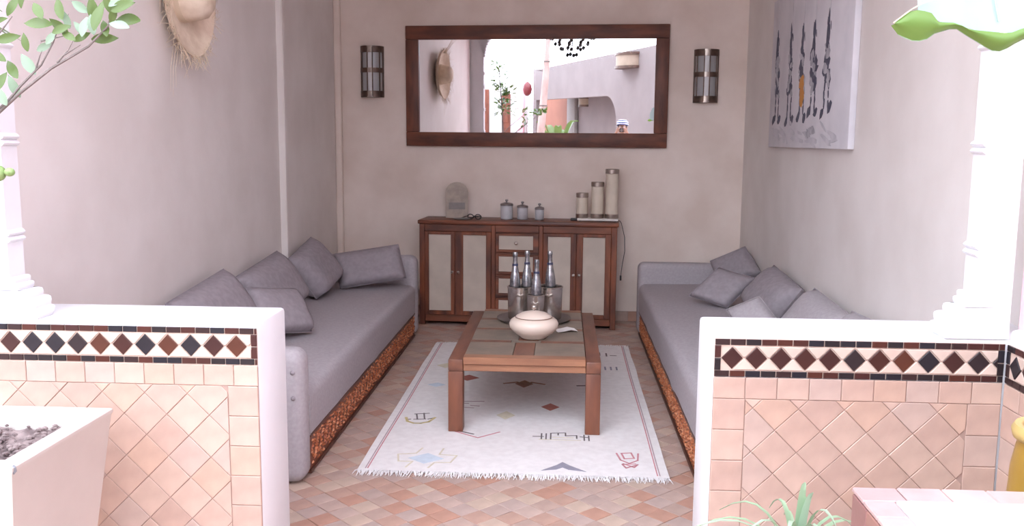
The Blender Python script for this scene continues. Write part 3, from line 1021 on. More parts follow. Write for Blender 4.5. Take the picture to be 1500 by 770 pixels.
def sofa(label, xw, xf, y0, y1, ztop_arm, arm_r, seed, x_far=None):
    """xw: side at the wall, xf: open front; seat from y0 (near) to y1 (far)"""
    sg = 1 if xf > xw else -1
    t = thing('sofa', label, 'sofa', ((xw + xf) / 2, (y0 + y1) / 2, 0), 0, 'long grey sofas along the side walls')
    lo, hi = min(xw, xf), max(xw, xf)
    inn = .03 * sg
    # plinth
    build('plinth', MB().box(min(xw, xf - .05 * sg), max(xw, xf - .05 * sg), y0 + .17, y1 - .17, .001, .20), M['wood_rail'], t)
    # soft seat: rounded box with a slightly uneven surface
    q = MB()
    nx, ny = 12, 36
    ya, yb = y0 + .155, y1 - .155

    def top(x, y, fr):
        return .435 + .012 * noise.noise(Vector((x * 2.2, y * 1.6, seed))) - .012 * fr ** 3
    rows = []
    for j in range(ny + 1):
        y = ya + (yb - ya) * j / ny
        row = [Vector((xw, y, .20))]
        for i in range(nx + 1):
            fr = i / nx
            x = xw + (xf - .05 * sg - xw) * fr
            row.append(Vector((x, y, top(x, y, fr))))
        zt = top(xf, y, 1)
        for k in range(1, 6):
            a = PI / 2 * k / 5
            row.append(Vector((xf - .05 * sg + sg * .05 * math.sin(a), y, zt - .05 + .05 * math.cos(a))))
        fw = .006 * noise.noise(Vector((y * 4, seed, 0)))
        row.append(Vector((xf + fw, y, .30)))
        row.append(Vector((xf - .004 * sg + fw, y, .195)))
        rows.append(row)
    q.grid(rows)
    q.bm.faces.new([q.bm.verts[0 + k] if False else v for k, v in enumerate(list(q.bm.verts)[:len(rows[0])])])
    vl = list(q.bm.verts)
    q.bm.faces.new(vl[-len(rows[0]):])
    build('seat', q, M['fabric'], t, 60)
    # arms at both ends
    for n, (a0, a1) in enumerate(((y0, y0 + .155), (y1 - .155, y1))):
        zt = ztop_arm if n else ztop_arm - .02
        arm = build('armrest', MB().box(lo + .001, hi + (.008 if sg > 0 else 0) if sg > 0 else hi - .001, a0, a1, .004, zt, arm_r, 5) if sg > 0 else MB().box(lo - .008, hi - .001, a0, a1, .004, zt, arm_r, 5), M['fabric'], t, 60)
        for bx in (.035, .16, .30, .5, .7):
            xx = xf - sg * bx
            yy = a0 - .001 if n == 0 else a0 - .001
            for bz in ((zt - .10, zt - .22) if n == 0 else ()):
                build('button', MB().ball((xx, yy, bz), .011, 2, (1, .35, 1)), M['fabric_dark'], arm, 60)
    # carved board along the front
    bx0, bx1 = xf - .036 * sg, xf - .012 * sg
    brd = build('carved_board', MB().box(min(bx0, bx1), max(bx0, bx1), y0 + .157, y1 - .157, .008, .192), M['carve_board'], t)
    for z0, z1 in ((.004, .022), (.184, .200)):
        f1 = xf - .001 * sg
        build('rail', MB().box(min(bx1, f1), max(bx1, f1), y0 + .157, y1 - .157, z0, z1, .003, 1), M['wood_rail'], brd)
    cv = MB()
    rs = random.Random(seed)
    y = y0 + .20
    while y < y1 - .2:
        for k in range(13):
            a = k / 13 * 2 * PI
            zz = .103 + .042 * math.sin(a)
            yy = y + .17 * k / 13
            for sgn in (-1, 1):
                zq = .103 + sgn * .042 * math.sin(a)
                ang = sgn * (.9 * math.cos(a)) + rs.uniform(-.5, .5)
                cr, sr = math.cos(ang), math.sin(ang)
                l, w_ = rs.uniform(.011, .017), rs.uniform(.005, .008)
                T = Matrix(((0, 0, sg * .010), (l * cr, -w_ * sr, 0), (l * sr, w_ * cr, 0)))
                cv.octa((bx1, yy, zq), T)
        for k in range(7):
            a = 2 * PI * k / 7
            T = Matrix(((0, 0, sg * .011), (.014 * math.cos(a), -.007 * math.sin(a), 0), (.014 * math.sin(a), .007 * math.cos(a), 0)))
            cv.octa((bx1, y + .085 + .018 * math.cos(a), .103 + .018 * math.sin(a)), T)
        for zz in (.045, .160):
            for k in range(6):
                ang = rs.uniform(-1, 1)
                T = Matrix(((0, 0, sg * .009), (.013 * math.cos(ang), -.006 * math.sin(ang), 0), (.013 * math.sin(ang), .006 * math.cos(ang), 0)))
                cv.octa((bx1, y + .015 + k * .028, zz + rs.uniform(-.012, .012)), T)
        y += .17
    tag(build('carved_foliage', cv, M['carving'], brd, 0), 'carved red foliage relief', None, None, 'stuff')
    return t


sofa('long grey sofa with red carved base along the left wall', -2.03 + .045, -1.18, 3.97, 7.37, .66, .06, 3)
sofa('long grey sofa with red carved base along the right wall', XR - .004, .645, 4.0, 7.61, .60, .05, 8)
GL, GR = 'grey cushions on the left sofa', 'grey cushions on the right sofa'
cushion('large grey cushion against left wall, nearest the far armrest of left sofa', (-1.84, 6.60, .665), (1, -.12, .34), .62, .54, .24, 16, 11, .85, GL)
cushion('large grey cushion against left wall, middle one of the left sofa row', (-1.865, 5.70, .665), (1, -.10, .34), .76, .52, .24, 9, 12, .84, GL)
cushion('large grey cushion against left wall, nearest the low tiled wall', (-1.865, 4.72, .665), (1, -.10, .34), .76, .52, .24, 9, 13, .855, GL)
cushion('grey cushion leaning in front of the row, beside the low wall end on left sofa', (-1.65, 5.17, .635), (.90, -.32, .50), .45, .44, .17, -14, 14, .745, GL)
cushion('flat grey cushion lying against the far armrest of the left sofa', (-1.505, 7.0, .60), (.10, -1, .55), .56, .40, .17, 12, 15, .765, GL)
cushion('large grey cushion in the far corner of the right sofa', (1.375, 7.22, .60), (-.75, -.65, .30), .40, .40, .19, 38, 16, .775, GR)
cushion('small grey cushion standing on the seat near far corner of right sofa', (1.15, 6.46, .595), (-.42, -.80, .50), .34, .46, .17, -20, 17, .695, GR)
cushion('large grey cushion against right wall, just behind the small pointed cushion', (1.395, 5.98, .655), (-1, -.10, .34), .70, .50, .23, -10, 18, .76, GR)
cushion('small pale grey cushion half hidden behind the right low wall', (1.15, 5.42, .54), (-.55, -.75, .40), .26, .30, .13, 40, 19, .675, GR, 'fabric')
cushion('large grey cushion against right wall, middle of the right sofa row', (1.395, 4.94, .655), (-1, -.10, .34), .70, .50, .23, -8, 20, .77, GR, 'fabric')
cushion('grey cushion against right wall, barely showing above the low wall', (1.405, 4.36, .645), (-1, -.10, .34), .40, .46, .17, 0, 21, .765, GR, 'fabric')

# ------------------------------------------------------------------ rug with woven signs
RZ = .012
t = thing('rug', 'ivory wool rug with small woven signs and fringed ends under the coffee table', 'rug', (-.22, 5.57, 0))
rows = []
for j in range(45):
    y = 4.18 + (6.96 - 4.18) * j / 44
    rows.append([Vector((-.975 + 1.505 * i / 20 + .008 * noise.noise(Vector((0, y * 2, 4 if i > 10 else 9))) * (1 if i in (0, 20) else .3), y + (.010 * noise.noise(Vector((i * .35, 0, 2))) if j in (0, 44) else 0), RZ)) for i in range(21)])
b = MB().slab(rows, (0, 0, -.0105))
build('pile', b, M['rug'], t, 40)
for ye, dr in ((4.18, -1), (6.96, 1)):
    q = MB()
    for k in range(330):
        x = -.975 + 1.505 * (k + rnd.random()) / 330
        L = rnd.uniform(.03, .065)
        dx = rnd.uniform(-.02, .02)
        q.tube([(x, ye - dr * .004, RZ - .002), (x + dx * .4, ye + dr * L * .5, .008 + rnd.uniform(0, .006)), (x + dx, ye + dr * L, .003)], [.003, .0028, .0012], 4, False)
    tag(build('fringe', q, M['fringe'], t, 0), None, None, None, 'stuff')
for x0 in (-.935, .488):
    for off, mm in ((0, 'r_mauve'), (.011, 'r_pink')):
        pts = [(x0 + (off if x0 < 0 else -off) + .004 * noise.noise(Vector((0, yy, x0 * 9))), yy) for yy in [4.2 + k * .115 for k in range(25)]]
        build('edge_stripe', MB().ribbon(pts, .006, RZ), M[mm], t, 0)


def motif(mname, strokes=(), polys=(), w=.009, c=(0, 0), k=1.0):
    q = MB()
    for s in strokes:
        q.ribbon([(c[0] + x * k, c[1] + y * k) for x, y in s], w, RZ)
    for p in polys:
        q.prism([(c[0] + x * k, c[1] + y * k) for x, y in p], Matrix.Translation((0, 0, RZ)), .0012)
    return build('woven_sign', q, M[mname], t, 0)


dia = lambda w, hh, n=5: [(-w, 0)] + [(-w + w * (i + (0 if j else .0)) / n + (0 if j == 0 else 0), -hh * (i / n)) for i in range(1, n + 1) for j in (0,)] + [(w * i / n, -hh + hh * i / n) for i in range(1, n + 1)] + [(w - w * i / n, hh * i / n) for i in range(1, n + 1)] + [(-w * i / n, hh - hh * i / n) for i in range(1, n)]
motif('r_red', (), [dia(.055, .075)], c=(-.053, 5.289))
motif('r_red', (), [dia(.075, .075)], c=(-.613, 5.922))
motif('r_brown', [[(-.13, .0), (-.05, .04), (0, -.03), (.05, .04), (.13, 0)]], [dia(.06, .09)], .02, (-.231, 5.798))
motif('r_mauve', [[(-.06, .06), (.08, .07)], [(-.05, .02), (-.01, .02)], [(.01, -.02), (.06, -.03)], [(-.05, -.06), (.03, -.07)]], (), .010, (-.541, 5.306))
motif('r_pale', (), [dia(.055, .08)], c=(-.309, 5.104))
motif('r_yellow', [[(-.08, .03), (-.06, -.04), (-.02, -.07), (.02, -.07), (.06, -.04), (.085, .04)]], (), .016, (-.798, 4.986))
motif('r_black', [[(-.03, .10), (-.01, .0)], [(.01, .12), (.03, .01)], [(-.04, .10), (.04, .12)], [(-.03, .0), (.035, .01)], [(-.07, -.01), (-.05, .0)], [(.05, .01), (.075, .03)]], (), .009, (-.798, 4.986))
motif('r_pink', [[(-.13, .05), (0, -.045), (.11, .06)]], (), .010, (-.434, 4.736))
motif('r_black', [[(-.10, .05), (-.03, .01)]], (), .012, (-.434, 4.74))
motif('r_black', [[(-.155, -.01), (-.10, -.01)], [(-.11, -.05), (-.11, .04)], [(-.085, .04), (-.085, -.05)], [(-.06, -.05), (-.06, .05)], [(-.06, .05), (.02, .06)], [(.02, .06), (.02, .01)], [(-.02, .02), (-.02, .055)], [(.02, .01), (.08, .02)], [(.08, .02), (.08, -.03)], [(.10, .0), (.14, -.01)], [(.12, .03), (.12, -.06)], [(.145, .02), (.145, -.06)]], (), .008, (.017, 4.749))
motif('r_pale', [[(-.12, -.06), (.10, -.06)]], (), .008, (.017, 4.749))
motif('r_pale', [[(-.05, -.02), (.06, -.02)]], (), .008, (.017, 4.749))
motif('r_blue', (), [dia(.09, .075)], .010, (-.664, 4.355))
motif('r_pale', [[(-.06, -.05), (-.08, -.13)], [(-.06, -.05), (-.13, -.05), (-.15, .05), (-.06, .07), (-.04, .15)]], (), .009, (-.664, 4.355))
motif('r_pale', [[(.05, -.06), (.03, -.13)], [(.05, -.06), (.13, -.05), (.15, .05), (.06, .06), (.07, .15)]], (), .009, (-.664, 4.355))
motif('r_grey', (), [[(-.105, -.055), (-.03, .025), (0, .07), (.035, .025), (.115, -.055), (.03, -.035), (0, -.005), (-.03, -.035)]], .010, (.021, 4.283))
motif('r_pink', [[(-.055, .10), (-.04, .0), (.0, -.045), (.045, -.0), (.055, .10)], [(-.03, .10), (.02, .11), (.03, .03), (-.02, .02), (-.03, .10)], [(-.03, -.05), (.02, -.10), (.04, -.06), (-.02, -.11), (-.035, -.06), (.03, -.05)]], (), .009, (.352, 4.404))
motif('r_black', [[(-.03, 0), (.03, .01)]], (), .02, (.149, 5.78))
motif('r_black', [[(-.05, 0), (-.05, .09)], [(-.0, -.02), (.0, .07)], [(.03, 0), (.07, 0)]], (), .012, (.346, 6.64))
motif('r_grey', [[(-.04, -.03), (-.04, .05)], [(.0, -.03), (.0, .05)], [(.04, -.03), (.04, .05)]], (), .012, (.359, 6.245))
motif('r_pale', (), [dia(.07, .07)], c=(-.80, 6.24))
motif('r_blue', (), [dia(.06, .05)], c=(-.80, 5.73))

# ------------------------------------------------------------------ sideboard
FS = Matrix.Translation((-1.226, 7.733, 0)) @ Matrix.Rotation(-.0659, 4, 'Z')     # x along the front, y to the wall
W, DP = 1.695, .385
t = thing('sideboard', 'dark wooden sideboard with cream panelled doors against the back wall', 'sideboard', (-.36, 7.88, 0))
build('carcass', MB().box(.012, W - .012, .026, DP, .06, .877, F=FS), M['wood_side_h'], t)
build('top', MB().box(-.012, W + .012, -.018, DP + .003, .878, .912, .008, 2, F=FS), M['wood_side_h'], t)
for x0, x1 in ((0, .048), (W - .048, W), (.628, .662), (1.035, 1.069)):
    build('post', MB().box(x0, x1, .0, .0255, .0 if x0 in (0, W - .048) else .062, .877, .003, 1, F=FS), M['wood_side'], t)
for x0, x1 in ((0.0, .05), (W - .05, W)):
    build('leg', MB().box(x0 + .001, x1 - .001, DP - .05, DP, 0, .0595, F=FS), M['wood_side'], t)
for x0, x1 in ((.049, .627), (.663, 1.034), (1.070, W - .049)):
    build('bottom_rail', MB().box(x0, x1, .002, .0255, .03, .088, .003, 1, F=FS), M['wood_side_h'], t)
    build('top_rail', MB().box(x0, x1, .002, .0255, .818, .877, .003, 1, F=FS), M['wood_side_h'], t)


def door(x0, x1, p0, p1, knob_x):
    d = MB()
    z0, z1, a0, a1 = .090, .816, .105, .788
    d.box(x0, p0, -.004, .022, z0, z1, .003, 1, F=FS)
    d.box(p1, x1, -.004, .022, z0, z1, .003, 1, F=FS)
    d.box(p0, p1, -.0038, .0218, a1, z1, .003, 1, F=FS)
    d.box(p0, p1, -.0038, .0218, z0, a0 + .02, .003, 1, F=FS)
    dd = build('door', d, M['wood_side'], t)
    # stretched hide panel, slightly wrinkled
    rows = []
    for j in range(13):
        rows.append([FS @ Vector((p0 + (p1 - p0) * i / 6, .010 + .003 * noise.noise(Vector((i * .8 + p0 * 20, j * .5, 1))), a0 + .01 + (a1 - a0 - .005) * j / 12)) for i in range(7)])
    q = MB().slab(rows, FS.to_3x3() @ Vector((0, .004, 0)))
    tag(build('door_panel', q, M['cream_panel'], dd, 60), 'cream hide panel')
    K = FS @ Matrix.Translation((knob_x, -.004, .467)) @ Matrix.Rotation(PI / 2, 4, 'X')
    build('knob', MB().lathe([(.006, 0), (.006, .008), (.013, .014), (.014, .020), (.009, .026), (0, .027)], 14, F=K), M['steel'], dd)


door(.050, .311, .082, .276, .290)
door(.313, .626, .382, .582, .344)
door(1.071, 1.354, 1.112, 1.306, 1.333)
door(1.356, W - .05, 1.410, 1.596, 1.382)
for z0, z1 in ((.648, .808), (.458, .630), (.270, .440), (.092, .252)):
    d = MB()
    p0, p1 = .692, .986
    d.box(.664, p0, -.002, .022, z0, z1, .003, 1, F=FS).box(p1, 1.033, -.002, .022, z0, z1, .003, 1, F=FS)
    d.box(p0, p1, -.0018, .0218, z0, z0 + .022, .003, 1, F=FS).box(p0, p1, -.0018, .0218, z1 - .020, z1, .003, 1, F=FS)
    dr = build('drawer', d, M['wood_side_h'], t)
    tag(build('drawer_panel', MB().box(p0 - .003, p1 + .003, .006, .012, z0 + .018, z1 - .016, F=FS), M['cream_panel'], dr), 'cream hide panel')
    K = FS @ Matrix.Translation((.842, .006, (z0 + z1) / 2)) @ Matrix.Rotation(PI / 2, 4, 'X')
    build('knob', MB().lathe([(.006, 0), (.006, .012), (.014, .018), (.015, .025), (.009, .031), (0, .032)], 14, F=K), M['steel'], dr)

ST = .912


def on_top(u, v):
    return FS @ Vector((u, v, ST))


# arched stone plaque
p = on_top(.285, .235)
Fp = Matrix.Translation(p + Vector((0, 0, .001))) @ Matrix.Rotation(-.0659 + .18, 4, 'Z') @ Matrix.Rotation(R(83), 4, 'X')
arch = [(-.098, 0), (.098, 0), (.098, .23)] + [(.098 * math.cos(a), .23 + .085 * math.sin(a)) for a in [PI * k / 10 for k in range(1, 10)]] + [(-.098, .23)]
t = thing('stone_plaque', 'small arched stone plaque standing on the left end of the sideboard', 'ornament', p)
build('slab', MB().prism(arch, Fp @ Matrix.Translation((0, 0, -.045)), .045), M['stone'], t)
build('rim', MB().prism(arch, Fp, .004).prism([(x * .0, y * 0) for x, y in ()] or [(-.09, .01), (-.082, .01), (-.082, .22), (-.09, .22)], Fp @ Matrix.Translation((0, 0, .004)), .004).prism([(.082, .01), (.09, .01), (.09, .22), (.082, .22)], Fp @ Matrix.Translation((0, 0, .004)), .004), M['stone'], t)
build('carved_band', MB().prism([(-.07, .075), (.072, .075), (.072, .135), (-.07, .135)], Fp @ Matrix.Translation((0, 0, .004)), .005), M['stone_grey'], t)
for k in range(5):
    build('carved_line', MB().prism([(-.05, .16 + k * .024), (.05, .16 + k * .024), (.05, .166 + k * .024), (-.05, .166 + k * .024)], Fp @ Matrix.Translation((0, 0, .004)), .003), M['stone'], t)
# dark folding spectacles lying beside it
p = on_top(.46, .12)
t = thing('spectacles', 'dark folded spectacles lying beside the stone plaque', 'spectacles', p)
Fg = Matrix.Translation(p) @ Matrix.Rotation(-.2, 4, 'Z')
for sx in (-1, 1):
    ring = [Fg @ Vector((sx * .034 + .026 * math.cos(a), -.004 * math.sin(a), .024 + .021 * math.sin(a))) for a in [2 * PI * k / 16 for k in range(17)]]
    build('lens_rim', MB().tube(ring, .004, 6, False), M['black'], t)
build('bridge', MB().tube([Fg @ Vector((-.009, 0, .028)), Fg @ Vector((0, -.003, .032)), Fg @ Vector((.009, 0, .028))], .004, 6), M['black'], t)
for sx in (-1, 1):
    build('temple', MB().tube([Fg @ Vector((sx * .061, 0, .030)), Fg @ Vector((sx * .05 - .04, .05 + sx * .012, .022)), Fg @ Vector((sx * .03 - .10, .06 + sx * .02, .006))], .0045, 6), M['black'], t)
pd = on_top(.36, .075)
tag(build('shallow_dish', MB().lathe([(0, .001), (.05, .001), (.075, .010), (.078, .012), (.05, .006), (0, .005)], 24, F=Matrix.Translation(pd)), M['stone_grey'], None, 40, pd), 'thin dark shallow dish in front of the stone plaque', 'dish')


# enamel canisters
def canister(u, r, hgt, label):
    p = on_top(u, .18)
    F = Matrix.Translation(p)
    t = thing('lidded_canister', label, 'canister', p, 0, 'grey lidded canisters on the sideboard')
    build('body', MB().lathe([(0, .0005), (r * .96, .0005), (r, .004), (r, hgt - .004), (r * .985, hgt)], 26, F=F), M['enamel'], t)
    lid = build('lid', MB().lathe([(r * 1.05, hgt + .0005), (r * 1.06, hgt + .014), (r * .96, hgt + .020), (r * .4, hgt + .028), (0, hgt + .029)], 26, F=F), M['steel_dark'], t)
    build('knob', MB().lathe([(.006, hgt + .028), (.006, hgt + .036), (.013, hgt + .042), (.012, hgt + .053), (0, hgt + .057)], 14, F=F), M['steel_dark'], lid)
    build('base_ring', MB().lathe([(r * 1.003, .001), (r * 1.02, .001), (r * 1.02, .008), (r * 1.003, .008)], 26, F=F, cap=False), M['steel_dark'], t)


canister(.735, .053, .120, 'tallest grey lidded canister, left of the row on the sideboard')
canister(.873, .046, .104, 'middle grey lidded canister between its two neighbours')
canister(1.021, .039, .090, 'smallest grey lidded canister, right of the row on the sideboard')

# three cylinder lamps on a white tray
pt_ = on_top(1.515, .19)
Ft = Matrix.Translation(pt_) @ Matrix.Rotation(-.0659, 4, 'Z')
t = thing('lamp_tray', 'white tray under the three cylinder lamps on the sideboard', 'tray', pt_)
build('plate', MB().box(-.165, .185, -.075, .075, .006, .026, .005, 2, F=Ft), M['tray'], t)
for sx in (-.14, .16):
    build('foot', MB().box(sx - .01, sx + .01, -.06, .06, .0005, .0062, F=Ft), M['black'], t)
build('black_end', MB().box(-.225, -.166, -.03, .03, .001, .022, .006, 2, F=Ft), M['black'], t)


def cyl_lamp(dx, r, hgt, label):
    F = Ft @ Matrix.Translation((dx, 0, .0262))
    t = thing('cylinder_lamp', label, 'lamp', F.translation, 0, 'cream cylinder lamps on the tray')
    build('base', MB().lathe([(0, 0.0002), (r * 1.02, 0.0002), (r * 1.06, .004), (r * 1.06, .034), (r, .037), (0, .037)], 26, F=F), M['nickel'], t)
    build('lamp_shade', MB().lathe([(r * .98, .0372), (r * .98, hgt - .04)], 26, F=F, cap=False), M['shade'], t)
    build('cap', MB().lathe([(r, hgt - .04), (r * 1.06, hgt - .037), (r * 1.06, hgt - .003), (r * .95, hgt), (r * .8, hgt), (r * .8, hgt - .03), (0, hgt - .03)], 26, F=F), M['nickel'], t)


cyl_lamp(-.128, .050, .215, 'shortest cream cylinder lamp, left on the white tray')
cyl_lamp(.003, .053, .310, 'middle cream cylinder lamp with metal caps on the white tray')
cyl_lamp(.125, .055, .420, 'tallest cream cylinder lamp, right on the white tray')
t = thing('power_cord', 'dark cord with a switch hanging down the right side of the sideboard', 'cord', FS @ Vector((W + .04, .15, .4)))
pts = [(W - .005, .20, .916), (W + .018, .18, .918), (W + .032, .16, .90), (W + .062, .15, .78), (W + .066, .15, .66), (W + .048, .15, .55), (W + .040, .15, .48), (W + .036, .15, .43)]
build('cable', MB().tube([FS @ Vector(q) for q in pts], .003, 6), M['black'], t)
build('switch', MB().box(W + .028, W + .044, .143, .157, .405, .45, .004, 2, F=FS), M['black'], t)

# ------------------------------------------------------------------ coffee table
X0, X1, Y0, Y1, TZ = -.605, .222, 4.78, 6.20, .418
t = thing('coffee_table', 'low wooden coffee table with slate inlay standing on the rug', 'table', ((X0 + X1) / 2, (Y0 + Y1) / 2, RZ))
for x0 in (X0, X1 - .08):
    for y0 in (Y0, Y1 - .085):
        build('leg', MB().box(x0, x0 + .08, y0, y0 + .085, RZ + .0015, .352, .004, 2), M['wood_table_v'], t)
    build('side_beam', MB().box(x0, x0 + .08, Y0, Y1, .353, TZ, .005, 2), M['wood_table'], t)
for y0 in (Y0 + .012, Y1 - .06):
    build('end_rail', MB().box(X0 + .081, X1 - .081, y0, y0 + .05, .352, .392, .003, 1), M['wood_table_x'], t)
build('under_board', MB().box(X0 + .081, X1 - .081, Y0 + .063, Y1 - .061, .372, .392), M['wood_table'], t)
xa, xb = X0 + .082, X1 - .082
build('edge_board', MB().box(xa, xb, Y0 - .004, Y0 + .075, .3925, .432, .003, 1), M['wood_table_x'], t)
build('edge_board', MB().box(xa, xb, Y1 - .055, Y1 + .002, .3925, .432, .003, 1), M['wood_table_x'], t)
y = Y0 + .077
rowsn = [.29, .05, .27, .05, .24, .05, .23]
wt = xb - xa
for k, d in enumerate(rowsn):
    d = d * (Y1 - .057 - Y0 - .077) / sum(rowsn)
    if k % 2 == 0:
        parts = ((0, .40, 'slate'), (.40, .575, 'wood'), (.575, 1, 'slate')) if k % 4 == 0 else ((0, .42, 'slate'), (.42, .60, 'wood'), (.60, 1, 'slate'))
    else:
        parts = ((0, .36, 'wood'), (.36, .62, 'slate'), (.62, 1, 'wood'))
    for a, b_, kind in parts:
        build('slate_slab' if kind == 'slate' else 'wood_block', MB().box(xa + wt * a + .001, xa + wt * b_ - .001, y + .001, y + d - .001, .3925, .4305 + rnd.uniform(-.001, .0008), .002, 1), M['slate' if kind == 'slate' else 'wood_table'], t)
    y += d
TT = .4322
# cream lidded pot
p = Vector((-.158, 5.30, TT))
F = Matrix.Translation(p)
t = thing('lidded_pot', 'round cream ceramic pot with a lid on the coffee table', 'pot', p)
build('body', MB().lathe([(0, .0006), (.068, .0006), (.078, .006), (.082, .012), (.118, .036), (.143, .066), (.147, .088), (.138, .108), (.118, .122), (.104, .126)], 40, F=F), M['ceramic'], t, 50)
lid = build('lid', MB().lathe([(.103, .1265), (.108, .128), (.104, .134), (.075, .150), (.035, .160), (.012, .164), (0, .164)], 40, F=F), M['ceramic'], t, 50)
build('lid_rim', MB().lathe([(.1045, .1262), (.1105, .1262), (.1105, .1292), (.1045, .1295)], 40, F=F, cap=False), M['wood_table'], lid, 50)
build('knob', MB().lathe([(.006, .163), (.006, .172), (.016, .180), (.018, .190), (.012, .199), (0, .202)], 16, F=F), M['steel'], lid, 50)
# steel wine buckets on a round tray, foil necked bottles
p = Vector((-.175, 5.86, TT))
tag(build('round_tray', MB().lathe([(0, .0006), (.225, .0006), (.240, .010), (.243, .014), (.228, .006), (0, .005)], 40, F=Matrix.Translation(p)), M['steel_dark'], None, 40, p), 'round dark metal tray under the wine buckets', 'tray')


def bucket(c, r, hgt, label):
    F = Matrix.Translation(c)
    t = thing('wine_bucket', label, 'bucket', c, 0, 'steel wine buckets on the coffee table')
    build('body', MB().lathe([(0, .0006), (r * .90, .0006), (r * .93, .006), (r * .985, hgt - .01), (r * .94, hgt - .012), (r * .87, .012), (0, .010)], 36, F=F), M['steel'], t, 40)
    build('rim', MB().lathe([(r * .94, hgt - .012), (r * 1.02, hgt - .010), (r * 1.03, hgt - .002), (r * .98, hgt), (r * .94, hgt - .002)], 36, F=F, cap=False), M['steel'], t, 50)
    for s in (-1, 1):
        ring = [c + Vector((-.025 + .05 * k / 10, s * (r + .004 + .012 * math.sin(PI * k / 10)), hgt - .045 - .012 * math.sin(PI * k / 10))) for k in range(11)]
        build('handle', MB().tube(ring, .004, 6), M['steel'], t, 50)


TB = TT + .0068
bucket(Vector((-.262, 5.86, TB)), .088, .215, 'left steel wine bucket on the coffee table')
bucket(Vector((-.076, 5.88, TB)), .088, .215, 'right steel wine bucket on the coffee table')
bucket(Vector((-.160, 5.715, TB)), .058, .185, 'small front steel bucket between the two larger ones')


def wine_bottle(c, top, lean, label, neck='foil'):
    """c: base centre, top: neck height"""
    t = thing('wine_bottle', label, 'bottle', c, 0, 'foil necked bottles in the buckets')
    ax = Vector((lean[0], lean[1], 1)).normalized()
    F = frame(c, ax.orthogonal(), ax.cross(ax.orthogonal()))
    L = top
    build('glass', MB().lathe([(0, .0), (.030, .0), (.0345, .006), (.0345, L - .24), (.0340, L - .21), (.028, L - .150), (.022, L - .121)], 22, F=F), M['bottle'], t, 50)
    build('neck_foil', MB().lathe([(.0352, L - .232), (.0347, L - .21), (.0338, L - .185), (.029, L - .150), (.023, L - .120), (.0165, L - .080), (.0145, L - .05), (.0145, L - .026), (.0172, L - .024), (.0172, L - .010), (.015, L), (0, L)], 22, F=F), M[neck], t, 50)
    build('neck_label', MB().lathe([(.0202, L - .088), (.0182, L - .074), (.0178, L - .074), (.0198, L - .088)], 22, F=F, cap=False), M['navy'], t, 50)


wine_bottle(Vector((-.300, 5.858, TB + .013)), .422, (.0, .01), 'leftmost foil necked bottle in the left steel bucket')
wine_bottle(Vector((-.224, 5.862, TB + .013)), .432, (.005, .015), 'tallest foil necked bottle with a dark side, at the back of the left bucket')
wine_bottle(Vector((-.159, 5.715, TB + .013)), .395, (.01, .0), 'front foil necked bottle in the small steel bucket')
wine_bottle(Vector((-.066, 5.88, TB + .013)), .430, (-.02, .01), 'foil necked bottle in the right steel bucket')
# folded white card
p = Vector((.035, 5.52, TT))
F = Matrix.Translation(p) @ Matrix.Rotation(.25, 4, 'Z')
t = tag(build('paper_card', MB().grid([[F @ Vector((-.062, y_, .001)), F @ Vector((-.02, y_, .006)), F @ Vector((.02, y_, .014)), F @ Vector((.065, y_, .004))] for y_ in (-.05, .05)]), M['paper'], None, 40, p), 'folded white card lying beside the cream pot', 'card')

# ------------------------------------------------------------------ hanging lamp with dark drops
HC = Vector((-.25, 5.5, 0))
t = thing('pendant_lamp', 'hanging lamp with tiers of dark metal drops above the coffee table', 'hanging lamp', (HC.x, HC.y, 2.5))
build('ceiling_rose', MB().lathe([(.05, 3.66), (.055, 3.699), (0, 3.699)], 20, F=Matrix.Translation(HC)), M['bronze'], t)
build('chain', MB().tube([HC + Vector((0, 0, 3.665)), HC + Vector((0, 0, 2.60))], .006, 6), M['bronze'], t)
for z, r, n in ((2.50, .055, 4), (2.57, .13, 7), (2.625, .19, 9), (2.69, .245, 11), (2.76, .26, 12), (2.84, .22, 10)):
    ring = [HC + Vector((r * math.cos(a), r * math.sin(a), z + .05)) for a in [2 * PI * k / 24 for k in range(25)]]
    build('hoop', MB().tube(ring, .003, 5, False), M['bronze'], t)
    sp = MB()
    for k in range(4):
        a = PI / 2 * k + .3
        sp.tube([HC + Vector((0, 0, min(z + .12, 2.9))), HC + Vector((r * math.cos(a), r * math.sin(a), z + .05))], .002, 4)
    build('spoke', sp, M['bronze'], t)
    for k in range(n):
        a = 2 * PI * k / n + z * 7
        c = HC + Vector((r * math.cos(a), r * math.sin(a), z + rnd.uniform(-.008, .008)))
        q = MB().ball(c, .023, 1, (1, .8, 1.15))
        q.tube([c, Vector((c.x, c.y, z + .052))], .0015, 4)
        build('drop', q, M['drop'], t, 60)

# ------------------------------------------------------------------ square planter with a small citrus tree
PX, PY, PW, PZ = -1.675, 2.445, .53, .75
t = thing('square_planter', 'tapered pale square planter filled with soil in front of left low wall', 'planter', (PX, PY, 0))
q = MB()


def ring_sq(hw, z):
    return [q.bm.verts.new((PX + sx * hw, PY + sy * hw, z)) for sx, sy in ((-1, -1), (1, -1), (1, 1), (-1, 1))]


